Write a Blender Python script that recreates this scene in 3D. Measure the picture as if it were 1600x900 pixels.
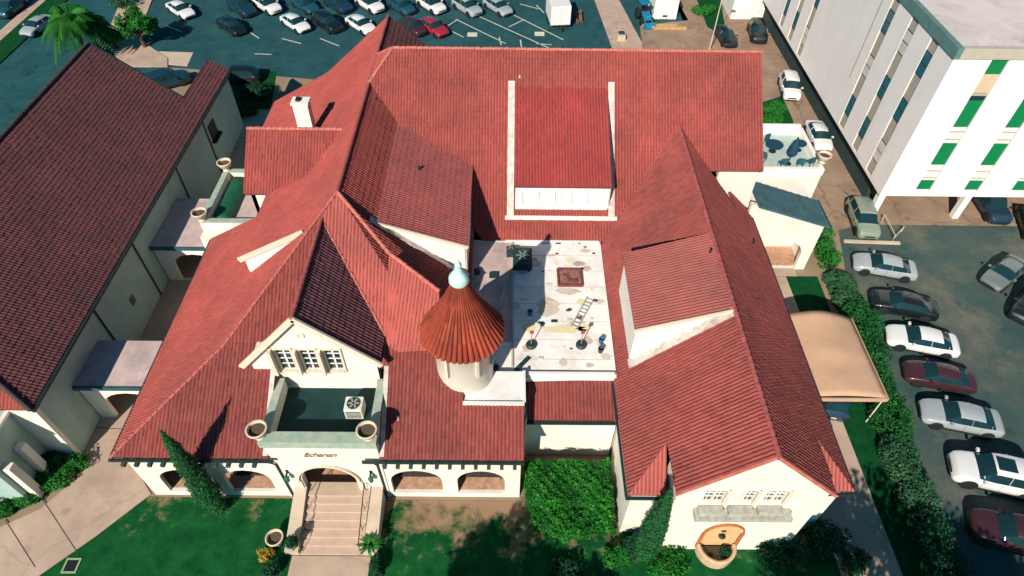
import bpy, bmesh, math, random
import numpy as np
from mathutils import Vector, Matrix
from mathutils.geometry import tessellate_polygon
random.seed(7); rng = np.random.default_rng(7)
S = bpy.context.scene
for o in list(bpy.data.objects): bpy.data.objects.remove(o)
COL = S.collection
R_ = math.radians

# ---------------------------------------------------------------- camera
CAM_P, CAM_Y, CAM_R, CAM_F, CAM_H = 0.82629525, 0.01032562, 0.0170523, 1016.57, 38.0
def cam_axes():
    cp, sp, cy, sy = math.cos(CAM_P), math.sin(CAM_P), math.cos(CAM_Y), math.sin(CAM_Y)
    f = np.array([sy*cp, cy*cp, -sp]); r = np.array([cy, -sy, 0]); u = np.cross(r, f)
    c, s = math.cos(CAM_R), math.sin(CAM_R)
    return c*r+s*u, c*u-s*r, f
AX_R, AX_U, AX_W = cam_axes()
cam = bpy.data.cameras.new('camera'); cam.sensor_width = 36; cam.lens = CAM_F/1600*36
cam.clip_start = .5; cam.clip_end = 2000
camo = bpy.data.objects.new('camera', cam); COL.objects.link(camo)
camo.matrix_world = Matrix(((AX_R[0], AX_U[0], -AX_W[0], 0), (AX_R[1], AX_U[1], -AX_W[1], 0),
                            (AX_R[2], AX_U[2], -AX_W[2], CAM_H), (0, 0, 0, 1)))
S.camera = camo
# ---------------------------------------------------------------- sky, sun, exposure
SUN_EL, SUN_AZ = 35.0, 24.0          # azimuth: degrees west of south
w = bpy.data.worlds.new('World'); S.world = w; w.use_nodes = True
nt = w.node_tree; bg = nt.nodes['Background']
sky = nt.nodes.new('ShaderNodeTexSky'); sky.sky_type = 'NISHITA'; sky.sun_disc = False
sky.sun_elevation = R_(SUN_EL); sky.sun_rotation = R_(180+SUN_AZ); sky.ozone_density = 4.0; sky.air_density = 1.0
tint = nt.nodes.new('ShaderNodeMix'); tint.data_type = 'RGBA'; tint.blend_type = 'MULTIPLY'
tint.inputs['Factor'].default_value = 1; tint.inputs[7].default_value = (.13, .66, .80, 1)
nt.links.new(sky.outputs[0], tint.inputs[6]); nt.links.new(tint.outputs[2], bg.inputs[0])
bg.inputs[1].default_value = .07
sun = bpy.data.lights.new('sun', 'SUN'); sun.energy = 5.0; sun.angle = R_(.5); sun.color = (1, .93, .82)
suno = bpy.data.objects.new('sun', sun); COL.objects.link(suno)
a, e_ = R_(SUN_AZ), R_(SUN_EL)
TOSUN = Vector((-math.sin(a)*math.cos(e_), -math.cos(a)*math.cos(e_), math.sin(e_)))
suno.rotation_euler = TOSUN.to_track_quat('Z', 'Y').to_euler(); suno.location = TOSUN*150
S.view_settings.view_transform = 'Standard'; S.view_settings.look = 'None'
S.view_settings.exposure = 0.26; S.view_settings.gamma = 1
S.render.engine = 'CYCLES'; S.cycles.diffuse_bounces = 2; S.cycles.max_bounces = 6

# ---------------------------------------------------------------- pixel helpers (photo is 1600x900)
def ray(x, y): return AX_R*(x-800)/CAM_F - AX_U*(y-450)/CAM_F + AX_W
C0 = np.array([0, 0, CAM_H])
def G(x, y, z=0.0): d = ray(x, y); return C0+d*(z-CAM_H)/d[2]
def PY(x, y, Y): d = ray(x, y); return C0+d*Y/d[1]
def PX(x, y, X): d = ray(x, y); return C0+d*X/d[0]

# ---------------------------------------------------------------- materials
def srgb(r, g, b):
    f = lambda c: (c/255/12.92 if c <= 10 else ((c/255+.055)/1.055)**2.4)
    return (f(r), f(g), f(b), 1)
MATS = {}
def nodes_of(m):
    m.use_nodes = True; t = m.node_tree; return t, t.nodes, t.links, t.nodes['Principled BSDF']
def mat(name, c, rough=.85, var=.18, scale=1.2, bump=.15, bscale=30, spec=.3, metal=0, c2=None, stain=0, coat=0):
    """flat base colour with noise variation, optional second colour and fine relief"""
    if name in MATS: return MATS[name]
    m = bpy.data.materials.new(name); t, N, L, b = nodes_of(m); MATS[name] = m
    b.inputs['Roughness'].default_value = rough; b.inputs['Metallic'].default_value = metal
    b.inputs['Specular IOR Level'].default_value = spec
    if coat: b.inputs['Coat Weight'].default_value = coat; b.inputs['Coat Roughness'].default_value = .08
    tc = N.new('ShaderNodeTexCoord')
    n = N.new('ShaderNodeTexNoise'); n.inputs['Scale'].default_value = scale; n.inputs['Detail'].default_value = 6
    n.inputs['Roughness'].default_value = .65
    L.new(tc.outputs['Object'], n.inputs['Vector'])
    r = N.new('ShaderNodeValToRGB'); L.new(n.outputs['Fac'], r.inputs[0])
    lo = tuple(x*(1-var) for x in c[:3])+(1,); hi = tuple(min(1, x*(1+var*.7)) for x in c[:3])+(1,)
    if c2: hi = c2[:3]+(1,); lo = c[:3]+(1,)
    r.color_ramp.elements[0].position = .32; r.color_ramp.elements[1].position = .68
    r.color_ramp.elements[0].color = lo; r.color_ramp.elements[1].color = hi
    out = r.outputs[0]
    if stain:
        n2 = N.new('ShaderNodeTexNoise'); n2.inputs['Scale'].default_value = .35; n2.inputs['Detail'].default_value = 9
        n2.inputs['Roughness'].default_value = .75
        mp = N.new('ShaderNodeMapping'); mp.inputs['Scale'].default_value = (1, 1, .25)
        L.new(tc.outputs['Object'], mp.inputs[0]); L.new(mp.outputs[0], n2.inputs['Vector'])
        r2 = N.new('ShaderNodeValToRGB'); r2.color_ramp.elements[0].position = .52; r2.color_ramp.elements[1].position = .72
        r2.color_ramp.elements[0].color = (1, 1, 1, 1); r2.color_ramp.elements[1].color = (1-stain, 1-stain, 1-stain*1.05, 1)
        L.new(n2.outputs['Fac'], r2.inputs[0])
        mx = N.new('ShaderNodeMix'); mx.data_type = 'RGBA'; mx.blend_type = 'MULTIPLY'; mx.inputs['Factor'].default_value = 1
        L.new(out, mx.inputs[6]); L.new(r2.outputs[0], mx.inputs[7]); out = mx.outputs[2]
    L.new(out, b.inputs['Base Color'])
    if bump:
        n3 = N.new('ShaderNodeTexNoise'); n3.inputs['Scale'].default_value = bscale; n3.inputs['Detail'].default_value = 3
        L.new(tc.outputs['Object'], n3.inputs['Vector'])
        bp = N.new('ShaderNodeBump'); bp.inputs['Strength'].default_value = bump; bp.inputs['Distance'].default_value = .02
        L.new(n3.outputs['Fac'], bp.inputs['Height']); L.new(bp.outputs[0], b.inputs['Normal'])
    return m
def tilemat(name, cols, stain=.3):
    """clay tile: random tint for each tile (UV cell), plus weathering"""
    if name in MATS: return MATS[name]
    m = bpy.data.materials.new(name); t, N, L, b = nodes_of(m); MATS[name] = m
    b.inputs['Roughness'].default_value = .8; b.inputs['Specular IOR Level'].default_value = .25
    uv = N.new('ShaderNodeUVMap'); uv.uv_map = 'UVMap'
    fl = N.new('ShaderNodeVectorMath'); fl.operation = 'FLOOR'; L.new(uv.outputs[0], fl.inputs[0])
    wn = N.new('ShaderNodeTexWhiteNoise'); wn.noise_dimensions = '2D'; L.new(fl.outputs[0], wn.inputs['Vector'])
    r = N.new('ShaderNodeValToRGB'); r.color_ramp.elements[0].color = cols[0]; r.color_ramp.elements[1].color = cols[-1]
    for i, c in enumerate(cols[1:-1]):
        el = r.color_ramp.elements.new((i+1)/(len(cols)-1)); el.color = c
    L.new(wn.outputs['Value'], r.inputs[0])
    tc = N.new('ShaderNodeTexCoord')
    n = N.new('ShaderNodeTexNoise'); n.inputs['Scale'].default_value = .45; n.inputs['Detail'].default_value = 8; n.inputs['Roughness'].default_value = .7
    L.new(tc.outputs['Object'], n.inputs['Vector'])
    r2 = N.new('ShaderNodeValToRGB'); r2.color_ramp.elements[0].position = .35; r2.color_ramp.elements[1].position = .75
    r2.color_ramp.elements[0].color = (1, 1, 1, 1); r2.color_ramp.elements[1].color = (1-stain, 1-stain*.9, 1-stain*.8, 1)
    L.new(n.outputs['Fac'], r2.inputs[0])
    mx = N.new('ShaderNodeMix'); mx.data_type = 'RGBA'; mx.blend_type = 'MULTIPLY'; mx.inputs['Factor'].default_value = 1
    L.new(r.outputs[0], mx.inputs[6]); L.new(r2.outputs[0], mx.inputs[7])
    # dirt lying in the channel tiles, broken up by noise, and broad faded or sooty patches
    sx = N.new('ShaderNodeSeparateXYZ'); L.new(uv.outputs[0], sx.inputs[0]); fr_ = N.new('ShaderNodeMath'); fr_.operation = 'FRACT'; L.new(sx.outputs[0], fr_.inputs[0])
    pp = N.new('ShaderNodeMath'); pp.operation = 'PINGPONG'; pp.inputs[1].default_value = .5; L.new(fr_.outputs[0], pp.inputs[0])
    dr_ = N.new('ShaderNodeMapRange'); dr_.inputs['From Min'].default_value = .24; dr_.inputs['From Max'].default_value = .06; L.new(pp.outputs[0], dr_.inputs['Value'])
    n4 = N.new('ShaderNodeTexNoise'); n4.inputs['Scale'].default_value = 1.3; n4.inputs['Detail'].default_value = 6; L.new(tc.outputs['Object'], n4.inputs['Vector'])
    mm = N.new('ShaderNodeMath'); mm.operation = 'MULTIPLY'; L.new(dr_.outputs[0], mm.inputs[0]); L.new(n4.outputs['Fac'], mm.inputs[1])
    dx = N.new('ShaderNodeMix'); dx.data_type = 'RGBA'; L.new(mm.outputs[0], dx.inputs['Factor']); L.new(mx.outputs[2], dx.inputs[6]); dx.inputs[7].default_value = (.085, .062, .052, 1)
    n5 = N.new('ShaderNodeTexNoise'); n5.inputs['Scale'].default_value = .13; n5.inputs['Detail'].default_value = 12; n5.inputs['Roughness'].default_value = .68; L.new(tc.outputs['Object'], n5.inputs['Vector'])
    r5 = N.new('ShaderNodeValToRGB'); r5.color_ramp.elements[0].position = .38; r5.color_ramp.elements[1].position = .66; r5.color_ramp.elements[0].color = (1.10, 1.04, 1.02, 1); r5.color_ramp.elements[1].color = (.80, .86, .88, 1); L.new(n5.outputs['Fac'], r5.inputs[0])
    m5 = N.new('ShaderNodeMix'); m5.data_type = 'RGBA'; m5.blend_type = 'MULTIPLY'; m5.inputs['Factor'].default_value = 1; L.new(dx.outputs[2], m5.inputs[6]); L.new(r5.outputs[0], m5.inputs[7])
    L.new(m5.outputs[2], b.inputs['Base Color'])
    return m
def leafmat(name, c1, c2, c3=None):
    if name in MATS: return MATS[name]
    m = bpy.data.materials.new(name); t, N, L, b = nodes_of(m); MATS[name] = m
    b.inputs['Roughness'].default_value = .6; b.inputs['Specular IOR Level'].default_value = .25
    uv = N.new('ShaderNodeUVMap'); uv.uv_map = 'UVMap'
    sx = N.new('ShaderNodeSeparateXYZ'); L.new(uv.outputs[0], sx.inputs[0])
    r = N.new('ShaderNodeValToRGB'); r.color_ramp.elements[0].color = c1; r.color_ramp.elements[1].color = c2
    if c3: el = r.color_ramp.elements.new(.93); el.color = c2; r.color_ramp.elements[2].color = c3
    L.new(sx.outputs[0], r.inputs[0]); L.new(r.outputs[0], b.inputs['Base Color'])
    tr = N.new('ShaderNodeBsdfTranslucent'); L.new(r.outputs[0], tr.inputs[0])
    ms = N.new('ShaderNodeMixShader'); ms.inputs[0].default_value = .25
    L.new(b.outputs[0], ms.inputs[1]); L.new(tr.outputs[0], ms.inputs[2]); L.new(ms.outputs[0], N['Material Output'].inputs[0])
    return m
def glassmat(name, c=(.01, .035, .04, 1), rough=.08):
    if name in MATS: return MATS[name]
    m = bpy.data.materials.new(name); t, N, L, b = nodes_of(m); MATS[name] = m
    b.inputs['Base Color'].default_value = c; b.inputs['Roughness'].default_value = rough; b.inputs['Specular IOR Level'].default_value = .6
    return m

CREAM = mat('stucco_cream', (.80, .735, .63, 1), .9, .06, .8, .35, 45, .2, stain=.16)
WHITE = mat('white_plaster', (.82, .77, .70, 1), .85, .06, .7, .2, 40, .2, stain=.1)
TRIM = mat('cream_trim', (.72, .60, .47, 1), .8, .08, 3, .1, 40)
TILE = tilemat('clay_tile_red', [(0.362, 0.068, 0.055, 1), (0.398, 0.076, 0.062, 1), (0.419, 0.086, 0.070, 1), (0.371, 0.070, 0.056, 1)], .3)
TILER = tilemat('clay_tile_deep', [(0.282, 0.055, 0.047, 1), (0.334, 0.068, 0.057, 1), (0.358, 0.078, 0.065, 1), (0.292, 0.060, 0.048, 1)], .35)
TILEB = tilemat('clay_tile_shaded', [(0.149, 0.061, 0.072, 1), (0.188, 0.071, 0.080, 1), (0.164, 0.064, 0.078, 1), (0.139, 0.059, 0.070, 1)], .35)  # for the bay's east slope, with its shade put into the tile colour
TILE2 = tilemat('clay_tile_light', [(0.473, 0.107, 0.085, 1), (0.524, 0.121, 0.101, 1), (0.494, 0.113, 0.091, 1)], .22)
TILEA = tilemat('clay_tile_brown', [(0.109, 0.044, 0.049, 1), (0.190, 0.048, 0.051, 1), (0.133, 0.046, 0.051, 1), (0.162, 0.043, 0.048, 1), (0.104, 0.041, 0.048, 1)], .4)
TILED = tilemat('clay_tile_dormer', [(0.385, 0.053, 0.048, 1), (0.450, 0.064, 0.059, 1), (0.418, 0.058, 0.054, 1)], .3)
TILET = tilemat('clay_tile_rust', [(0.440, 0.069, 0.034, 1), (0.400, 0.055, 0.027, 1), (0.500, 0.092, 0.045, 1), (0.260, 0.041, 0.025, 1), (0.450, 0.069, 0.032, 1), (0.420, 0.060, 0.029, 1)], .7)
CAPM = mat('ridge_tile', (.52, .155, .115, 1), .8, .3, 2.5, .1, 30)
CAPD = mat('ridge_tile_dull', (.36, .085, .075, 1), .8, .3, 2.5, .1, 30)
GUTTER = mat('gutter_dark', (.018, .035, .035, 1), .5, .2, 3, 0)
FLATW = mat('roof_membrane_white', (.86, .80, .745, 1), .8, .12, .9, .2, 15, .2, stain=.38)
FLATG = mat('roof_membrane_grey', (.56, .42, .395, 1), .8, .22, .7, .15, 15, .2, stain=.3)
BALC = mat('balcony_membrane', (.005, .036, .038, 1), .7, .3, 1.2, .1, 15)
COPPER = mat('copper_coping', (.24, .37, .30, 1), .6, .25, 2.0, .1, 20, c2=(.46, .46, .36, 1))
VERD = mat('verdigris', (.52, .74, .67, 1), .5, .2, 4, .1, 20)
CONC = mat('concrete_tan', (.50, .355, .27, 1), .9, .16, .5, .2, 25, .2, stain=.25)
CONCL = mat('concrete_light', (.56, .44, .33, 1), .9, .14, .6, .2, 25, .2, stain=.2)
STEP = mat('stair_concrete', (.56, .40, .30, 1), .9, .1, 1.5, .2, 25, .2, stain=.15)
TERRA = mat('terracotta_floor', (.40, .19, .11, 1), .85, .4, 3.5, .2, 20, c2=(.62, .38, .25, 1))
ASPH = mat('asphalt_teal', (.011, .058, .068, 1), .9, .25, .35, .3, 60, .2, c2=(.022, .088, .096, 1))
ASPHR = mat('asphalt_grey', (.032, .075, .072, 1), .9, .25, .22, .3, 60, .2, c2=(.085, .10, .086, 1))
ROADM = mat('road_asphalt', (.010, .060, .070, 1), .9, .25, .3, .3, 60, .2, c2=(.022, .095, .10, 1))
ALLEY = mat('alley_gravel', (.24, .15, .105, 1), .95, .3, .35, .4, 30, .2, c2=(.36, .25, .17, 1))
GROUND = mat('earth', (.24, .17, .115, 1), .95, .3, .3, .4, 25, .2, c2=(.33, .24, .15, 1))
GRASSM = mat('lawn_grass', (.0012, .040, .013, 1), .95, .35, 1.4, .8, 55, .1, c2=(.005, .078, .020, 1))
DRYM = mat('dry_grass', (.030, .085, .022, 1), .95, .35, .55, .8, 45, .1, c2=(.35, .215, .12, 1))
def lawnmat(name):
    m = mat(name, (.002, .050, .014, 1), .95, .35, 1.1, .8, 55, .1, c2=(.010, .110, .026, 1)); t = m.node_tree; N, L = t.nodes, t.links; b = N['Principled BSDF']
    src = b.inputs['Base Color'].links[0].from_socket; tc = N.new('ShaderNodeTexCoord'); sp = N.new('ShaderNodeSeparateXYZ'); L.new(tc.outputs['Object'], sp.inputs[0])
    n = N.new('ShaderNodeTexNoise'); n.inputs['Scale'].default_value = .55; n.inputs['Detail'].default_value = 10; n.inputs['Roughness'].default_value = .72; L.new(tc.outputs['Object'], n.inputs['Vector'])
    my = N.new('ShaderNodeMapRange'); my.inputs['From Min'].default_value = 13.0; my.inputs['From Max'].default_value = 17.4; my.inputs['To Min'].default_value = -.16; my.inputs['To Max'].default_value = .14; L.new(sp.outputs[1], my.inputs['Value'])
    mx_ = N.new('ShaderNodeMapRange'); mx_.inputs['From Min'].default_value = -9.0; mx_.inputs['From Max'].default_value = -5.5; mx_.inputs['To Min'].default_value = -.05; mx_.inputs['To Max'].default_value = .10; L.new(sp.outputs[0], mx_.inputs['Value'])
    a1 = N.new('ShaderNodeMath'); a1.operation = 'ADD'; L.new(n.outputs['Fac'], a1.inputs[0]); L.new(my.outputs[0], a1.inputs[1])
    a2 = N.new('ShaderNodeMath'); a2.operation = 'ADD'; L.new(a1.outputs[0], a2.inputs[0]); L.new(mx_.outputs[0], a2.inputs[1])
    r = N.new('ShaderNodeValToRGB'); r.color_ramp.elements[0].position = .55; r.color_ramp.elements[1].position = .72; L.new(a2.outputs[0], r.inputs[0])
    x_ = N.new('ShaderNodeMix'); x_.data_type = 'RGBA'; L.new(r.outputs[0], x_.inputs['Factor']); L.new(src, x_.inputs[6]); x_.inputs[7].default_value = (.33, .20, .12, 1); L.new(x_.outputs[2], b.inputs['Base Color'])
    return m
def wear(m, crack=(.004, .03, .035, 1), spot=(.3, .3, .26, 1), cs=.22, amt=.75):
    t = m.node_tree; N, L = t.nodes, t.links; b = N['Principled BSDF']; src = b.inputs['Base Color'].links[0].from_socket; tc = N.new('ShaderNodeTexCoord')
    nz = N.new('ShaderNodeTexNoise'); nz.inputs['Scale'].default_value = .8; nz.inputs['Detail'].default_value = 5; L.new(tc.outputs['Object'], nz.inputs['Vector'])
    av = N.new('ShaderNodeMix'); av.data_type = 'RGBA'; av.blend_type = 'LINEAR_LIGHT'; av.inputs['Factor'].default_value = .5; L.new(tc.outputs['Object'], av.inputs[6]); L.new(nz.outputs['Color'], av.inputs[7])
    vo = N.new('ShaderNodeTexVoronoi'); vo.feature = 'DISTANCE_TO_EDGE'; vo.inputs['Scale'].default_value = cs; L.new(av.outputs[2], vo.inputs['Vector'])
    r = N.new('ShaderNodeValToRGB'); r.color_ramp.elements[0].position = 0; r.color_ramp.elements[1].position = .012; r.color_ramp.elements[0].color = (amt,)*3+(1,); r.color_ramp.elements[1].color = (0, 0, 0, 1); L.new(vo.outputs['Distance'], r.inputs[0])
    x1 = N.new('ShaderNodeMix'); x1.data_type = 'RGBA'; L.new(r.outputs[0], x1.inputs['Factor']); L.new(src, x1.inputs[6]); x1.inputs[7].default_value = crack
    n2 = N.new('ShaderNodeTexNoise'); n2.inputs['Scale'].default_value = .16; n2.inputs['Detail'].default_value = 12; n2.inputs['Roughness'].default_value = .75; L.new(tc.outputs['Object'], n2.inputs['Vector'])
    r2 = N.new('ShaderNodeValToRGB'); r2.color_ramp.elements[0].position = .50; r2.color_ramp.elements[1].position = .72; r2.color_ramp.elements[0].color = (0, 0, 0, 1); r2.color_ramp.elements[1].color = (.5, .5, .5, 1); L.new(n2.outputs['Fac'], r2.inputs[0])
    x2 = N.new('ShaderNodeMix'); x2.data_type = 'RGBA'; L.new(r2.outputs[0], x2.inputs['Factor']); L.new(x1.outputs[2], x2.inputs[6]); x2.inputs[7].default_value = spot
    v3 = N.new('ShaderNodeTexVoronoi'); v3.inputs['Scale'].default_value = .55; L.new(tc.outputs['Object'], v3.inputs['Vector'])
    r3 = N.new('ShaderNodeValToRGB'); r3.color_ramp.elements[0].position = .05; r3.color_ramp.elements[1].position = .22; r3.color_ramp.elements[0].color = (.55, .55, .55, 1); r3.color_ramp.elements[1].color = (1, 1, 1, 1); L.new(v3.outputs['Distance'], r3.inputs[0])
    x3 = N.new('ShaderNodeMix'); x3.data_type = 'RGBA'; x3.blend_type = 'MULTIPLY'; x3.inputs['Factor'].default_value = .7; L.new(x2.outputs[2], x3.inputs[6]); L.new(r3.outputs[0], x3.inputs[7]); L.new(x3.outputs[2], b.inputs['Base Color'])
wear(ASPH, spot=(.05, .13, .135, 1), amt=.35); wear(ASPHR, (.02, .05, .05, 1), (.30, .22, .15, 1), amt=.3); wear(ROADM, spot=(.03, .11, .115, 1)); wear(CONC, (.14, .10, .075, 1), (.38, .29, .22, 1), .12, .22); wear(ALLEY, (.1, .07, .05, 1), (.30, .25, .19, 1))
LAWN = lawnmat('front_lawn_grass')
LINE = mat('road_paint', (.62, .60, .48, 1), .8, .2, 2, 0)
GLASS = glassmat('window_glass')
IRON = mat('black_iron', (.015, .02, .02, 1), .5, .1, 3, 0)
WOODB = mat('bark', (.10, .065, .04, 1), .95, .3, 6, .4, 20)

# ---------------------------------------------------------------- mesh helpers
def link(o, parent=None):
    COL.objects.link(o)
    if parent is not None:
        o.parent = parent
        if parent.get('_world'):
            p = parent.get('_world'); o.matrix_parent_inverse = Matrix.Translation((-p[0], -p[1], -p[2]))
    return o
def mesh(name, verts, faces, m, parent=None, smooth=False, uvs=None, mats=None, mi=None):
    me = bpy.data.meshes.new(name); me.from_pydata([tuple(map(float, v)) for v in verts], [], faces)
    for mm in (mats or [m]): me.materials.append(mm)
    if mi is not None: me.polygons.foreach_set('material_index', mi)
    if smooth: me.polygons.foreach_set('use_smooth', [True]*len(me.polygons))
    if uvs is not None:
        l = me.uv_layers.new(name='UVMap'); l.data.foreach_set('uv', np.asarray(uvs, dtype=np.float32).ravel())
    me.update()
    return link(bpy.data.objects.new(name, me), parent)
def frombm(name, bm, m, parent=None, smooth=False):
    me = bpy.data.meshes.new(name); bm.normal_update(); bm.to_mesh(me); bm.free(); me.materials.append(m)
    if smooth: me.polygons.foreach_set('use_smooth', [True]*len(me.polygons))
    return link(bpy.data.objects.new(name, me), parent)
def tag(o, label, cat, group=None, kind=None):
    o['label'] = label; o['category'] = cat
    if group: o['group'] = group
    if kind: o['kind'] = kind
    return o
def thing(name, label, cat, loc, group=None, rz=0):
    """an empty at a thing's base; its parts are given in world coordinates unless rz / local is used"""
    o = bpy.data.objects.new(name, None); o.empty_display_size = .3; COL.objects.link(o)
    o.location = loc; o.rotation_euler = (0, 0, rz)
    return tag(o, label, cat, group)
def wthing(name, label, cat, loc, group=None):
    o = thing(name, label, cat, loc, group); o['_world'] = [float(c) for c in loc]; return o
def part_of(child):   # sub-parts of a world-space part sit in the same space
    child['_world'] = [0.0, 0.0, 0.0]; return child
def struct(o):
    o['kind'] = 'structure'; return o
BOXF = [(0, 1, 3, 2), (4, 6, 7, 5), (0, 4, 5, 1), (2, 3, 7, 6), (0, 2, 6, 4), (1, 5, 7, 3)]
def boxv(x0, x1, y0, y1, z0, z1):
    return [(x, y, z) for x in (x0, x1) for y in (y0, y1) for z in (z0, z1)]
def box(name, x0, x1, y0, y1, z0, z1, m, parent=None, bevel=0):
    if not bevel: return mesh(name, boxv(x0, x1, y0, y1, z0, z1), BOXF, m, parent)
    bm = bmesh.new(); vs = [bm.verts.new(v) for v in boxv(x0, x1, y0, y1, z0, z1)]
    for f in BOXF: bm.faces.new([vs[i] for i in f])
    bmesh.ops.bevel(bm, geom=list(bm.edges), offset=bevel, segments=2, affect='EDGES', profile=.6)
    return frombm(name, bm, m, parent)
class MB:
    """collects several shapes of ONE part"""
    def __init__(s): s.v = []; s.f = []
    def add(s, v, f):
        n = len(s.v); s.v += [tuple(map(float, p)) for p in v]; s.f += [tuple(i+n for i in q) for q in f]; return s
    def box(s, *a): return s.add(boxv(*a), BOXF)
    def bar(s, p, q, w, h=None, up=(0, 0, 1)):
        p, q = Vector(p), Vector(q); d = (q-p).normalized(); u = Vector(up)
        if abs(d.dot(u)) > .95: u = Vector((0, 1, 0))
        r = d.cross(u).normalized()*w/2; t = r.cross(d).normalized()*(h or w)/2
        v = [p-r-t, p+r-t, p+r+t, p-r+t, q-r-t, q+r-t, q+r+t, q-r+t]
        return s.add(v, [(0, 3, 2, 1), (4, 5, 6, 7), (0, 1, 5, 4), (1, 2, 6, 5), (2, 3, 7, 6), (3, 0, 4, 7)])
    def tube(s, pts, rad, n=8, cap=True):
        pts = [Vector(p) for p in pts]; rad = rad if isinstance(rad, (list, tuple)) else [rad]*len(pts); v = []
        for i, p in enumerate(pts):
            d = (pts[min(i+1, len(pts)-1)]-pts[max(i-1, 0)]).normalized(); u = Vector((0, 0, 1)) if abs(d.z) < .9 else Vector((0, 1, 0))
            a_ = d.cross(u).normalized(); b_ = a_.cross(d)
            v += [p+(a_*math.cos(2*math.pi*k/n)+b_*math.sin(2*math.pi*k/n))*rad[i] for k in range(n)]
        f = [(i*n+k, i*n+(k+1) % n, (i+1)*n+(k+1) % n, (i+1)*n+k) for i in range(len(pts)-1) for k in range(n)]
        if cap: f += [tuple(range(n-1, -1, -1)), tuple((len(pts)-1)*n+k for k in range(n))]
        return s.add(v, f)
    def lathe(s, c, prof, n=20):
        c = Vector(c); v = [c+Vector((r*math.cos(2*math.pi*k/n), r*math.sin(2*math.pi*k/n), z)) for r, z in prof for k in range(n)]
        f = [(i*n+k, i*n+(k+1) % n, (i+1)*n+(k+1) % n, (i+1)*n+k) for i in range(len(prof)-1) for k in range(n)]
        return s.add(v, f)
    def build(s, name, m, parent=None, smooth=False): return mesh(name, s.v, s.f, m, parent, smooth)
def prism2d(name, outer, holes, org, ux, uy, thick, m, parent=None):
    """flat slab with holes: outline in (a,b), placed at org+a*ux+b*uy, extruded by thick along ux x uy (towards -n)"""
    ux, uy, org = Vector(ux), Vector(uy), Vector(org); n = ux.cross(uy).normalized()
    loops = [outer]+list(holes); flat = [p for l in loops for p in l]
    tris = tessellate_polygon([[Vector((p[0], p[1], 0)) for p in l] for l in loops])
    A = [org+ux*p[0]+uy*p[1] for p in flat]; B = [p-n*thick for p in A]; k = len(A); F = []
    def area(t): 
        a_, b_, c_ = (flat[i] for i in t); return (b_[0]-a_[0])*(c_[1]-a_[1])-(b_[1]-a_[1])*(c_[0]-a_[0])
    for t in tris:
        t = tuple(t) if area(t) > 0 else tuple(t)[::-1]
        F.append(t); F.append(tuple(i+k for i in t[::-1]))
    s = 0
    for l in loops:
        c = len(l); sgn = sum(l[i][0]*l[(i+1) % c][1]-l[(i+1) % c][0]*l[i][1] for i in range(c))
        outerloop = l is outer; ccw = sgn > 0
        for i in range(c):
            i0, i1 = s+i, s+(i+1) % c
            q = (i0, i0+k, i1+k, i1) if (ccw == outerloop) else (i0, i1, i1+k, i0+k)
            F.append(q)
        s += c
    return mesh(name, A+B, F, m, parent)
def archpts(x0, x1, z0, zs, zt, n=10):
    """opening from z0, springing at zs, crown at zt (half-ellipse)"""
    c, r = (x0+x1)/2, (x1-x0)/2
    return [(x0, z0), (x1, z0)]+[(c+r*math.cos(math.pi*k/n), zs+(zt-zs)*math.sin(math.pi*k/n)) for k in range(n+1)]
def wallS(name, x0, x1, z0, z1, Y, thick, m, parent, holes=(), top=None):
    """south-facing wall (front face at Y)"""
    outer = [(x0, z0), (x1, z0)]+([(x1, z1), (x0, z1)] if top is None else list(top))
    return prism2d(name, outer, holes, (0, Y, 0), (1, 0, 0), (0, 0, 1), thick, m, parent)
def sheet(name, pts, z, m, parent=None, thick=0):
    """horizontal polygon (world xy); with thick it is a slab going down"""
    pts = [(p[0], p[1]) for p in pts]
    sg = sum(pts[i][0]*pts[(i+1) % len(pts)][1]-pts[(i+1) % len(pts)][0]*pts[i][1] for i in range(len(pts)))
    if sg < 0: pts = pts[::-1]
    if thick: return prism2d(name, pts, (), (0, 0, z), (1, 0, 0), (0, 1, 0), thick, m, parent)
    tr = tessellate_polygon([[Vector((p[0], p[1], 0)) for p in pts]])
    F = []
    for t in tr:
        a_, b_, c_ = (pts[i] for i in t)
        F.append(tuple(t) if (b_[0]-a_[0])*(c_[1]-a_[1])-(b_[1]-a_[1])*(c_[0]-a_[0]) > 0 else tuple(t)[::-1])
    return mesh(name, [(p[0], p[1], z) for p in pts], F, m, parent)

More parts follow.
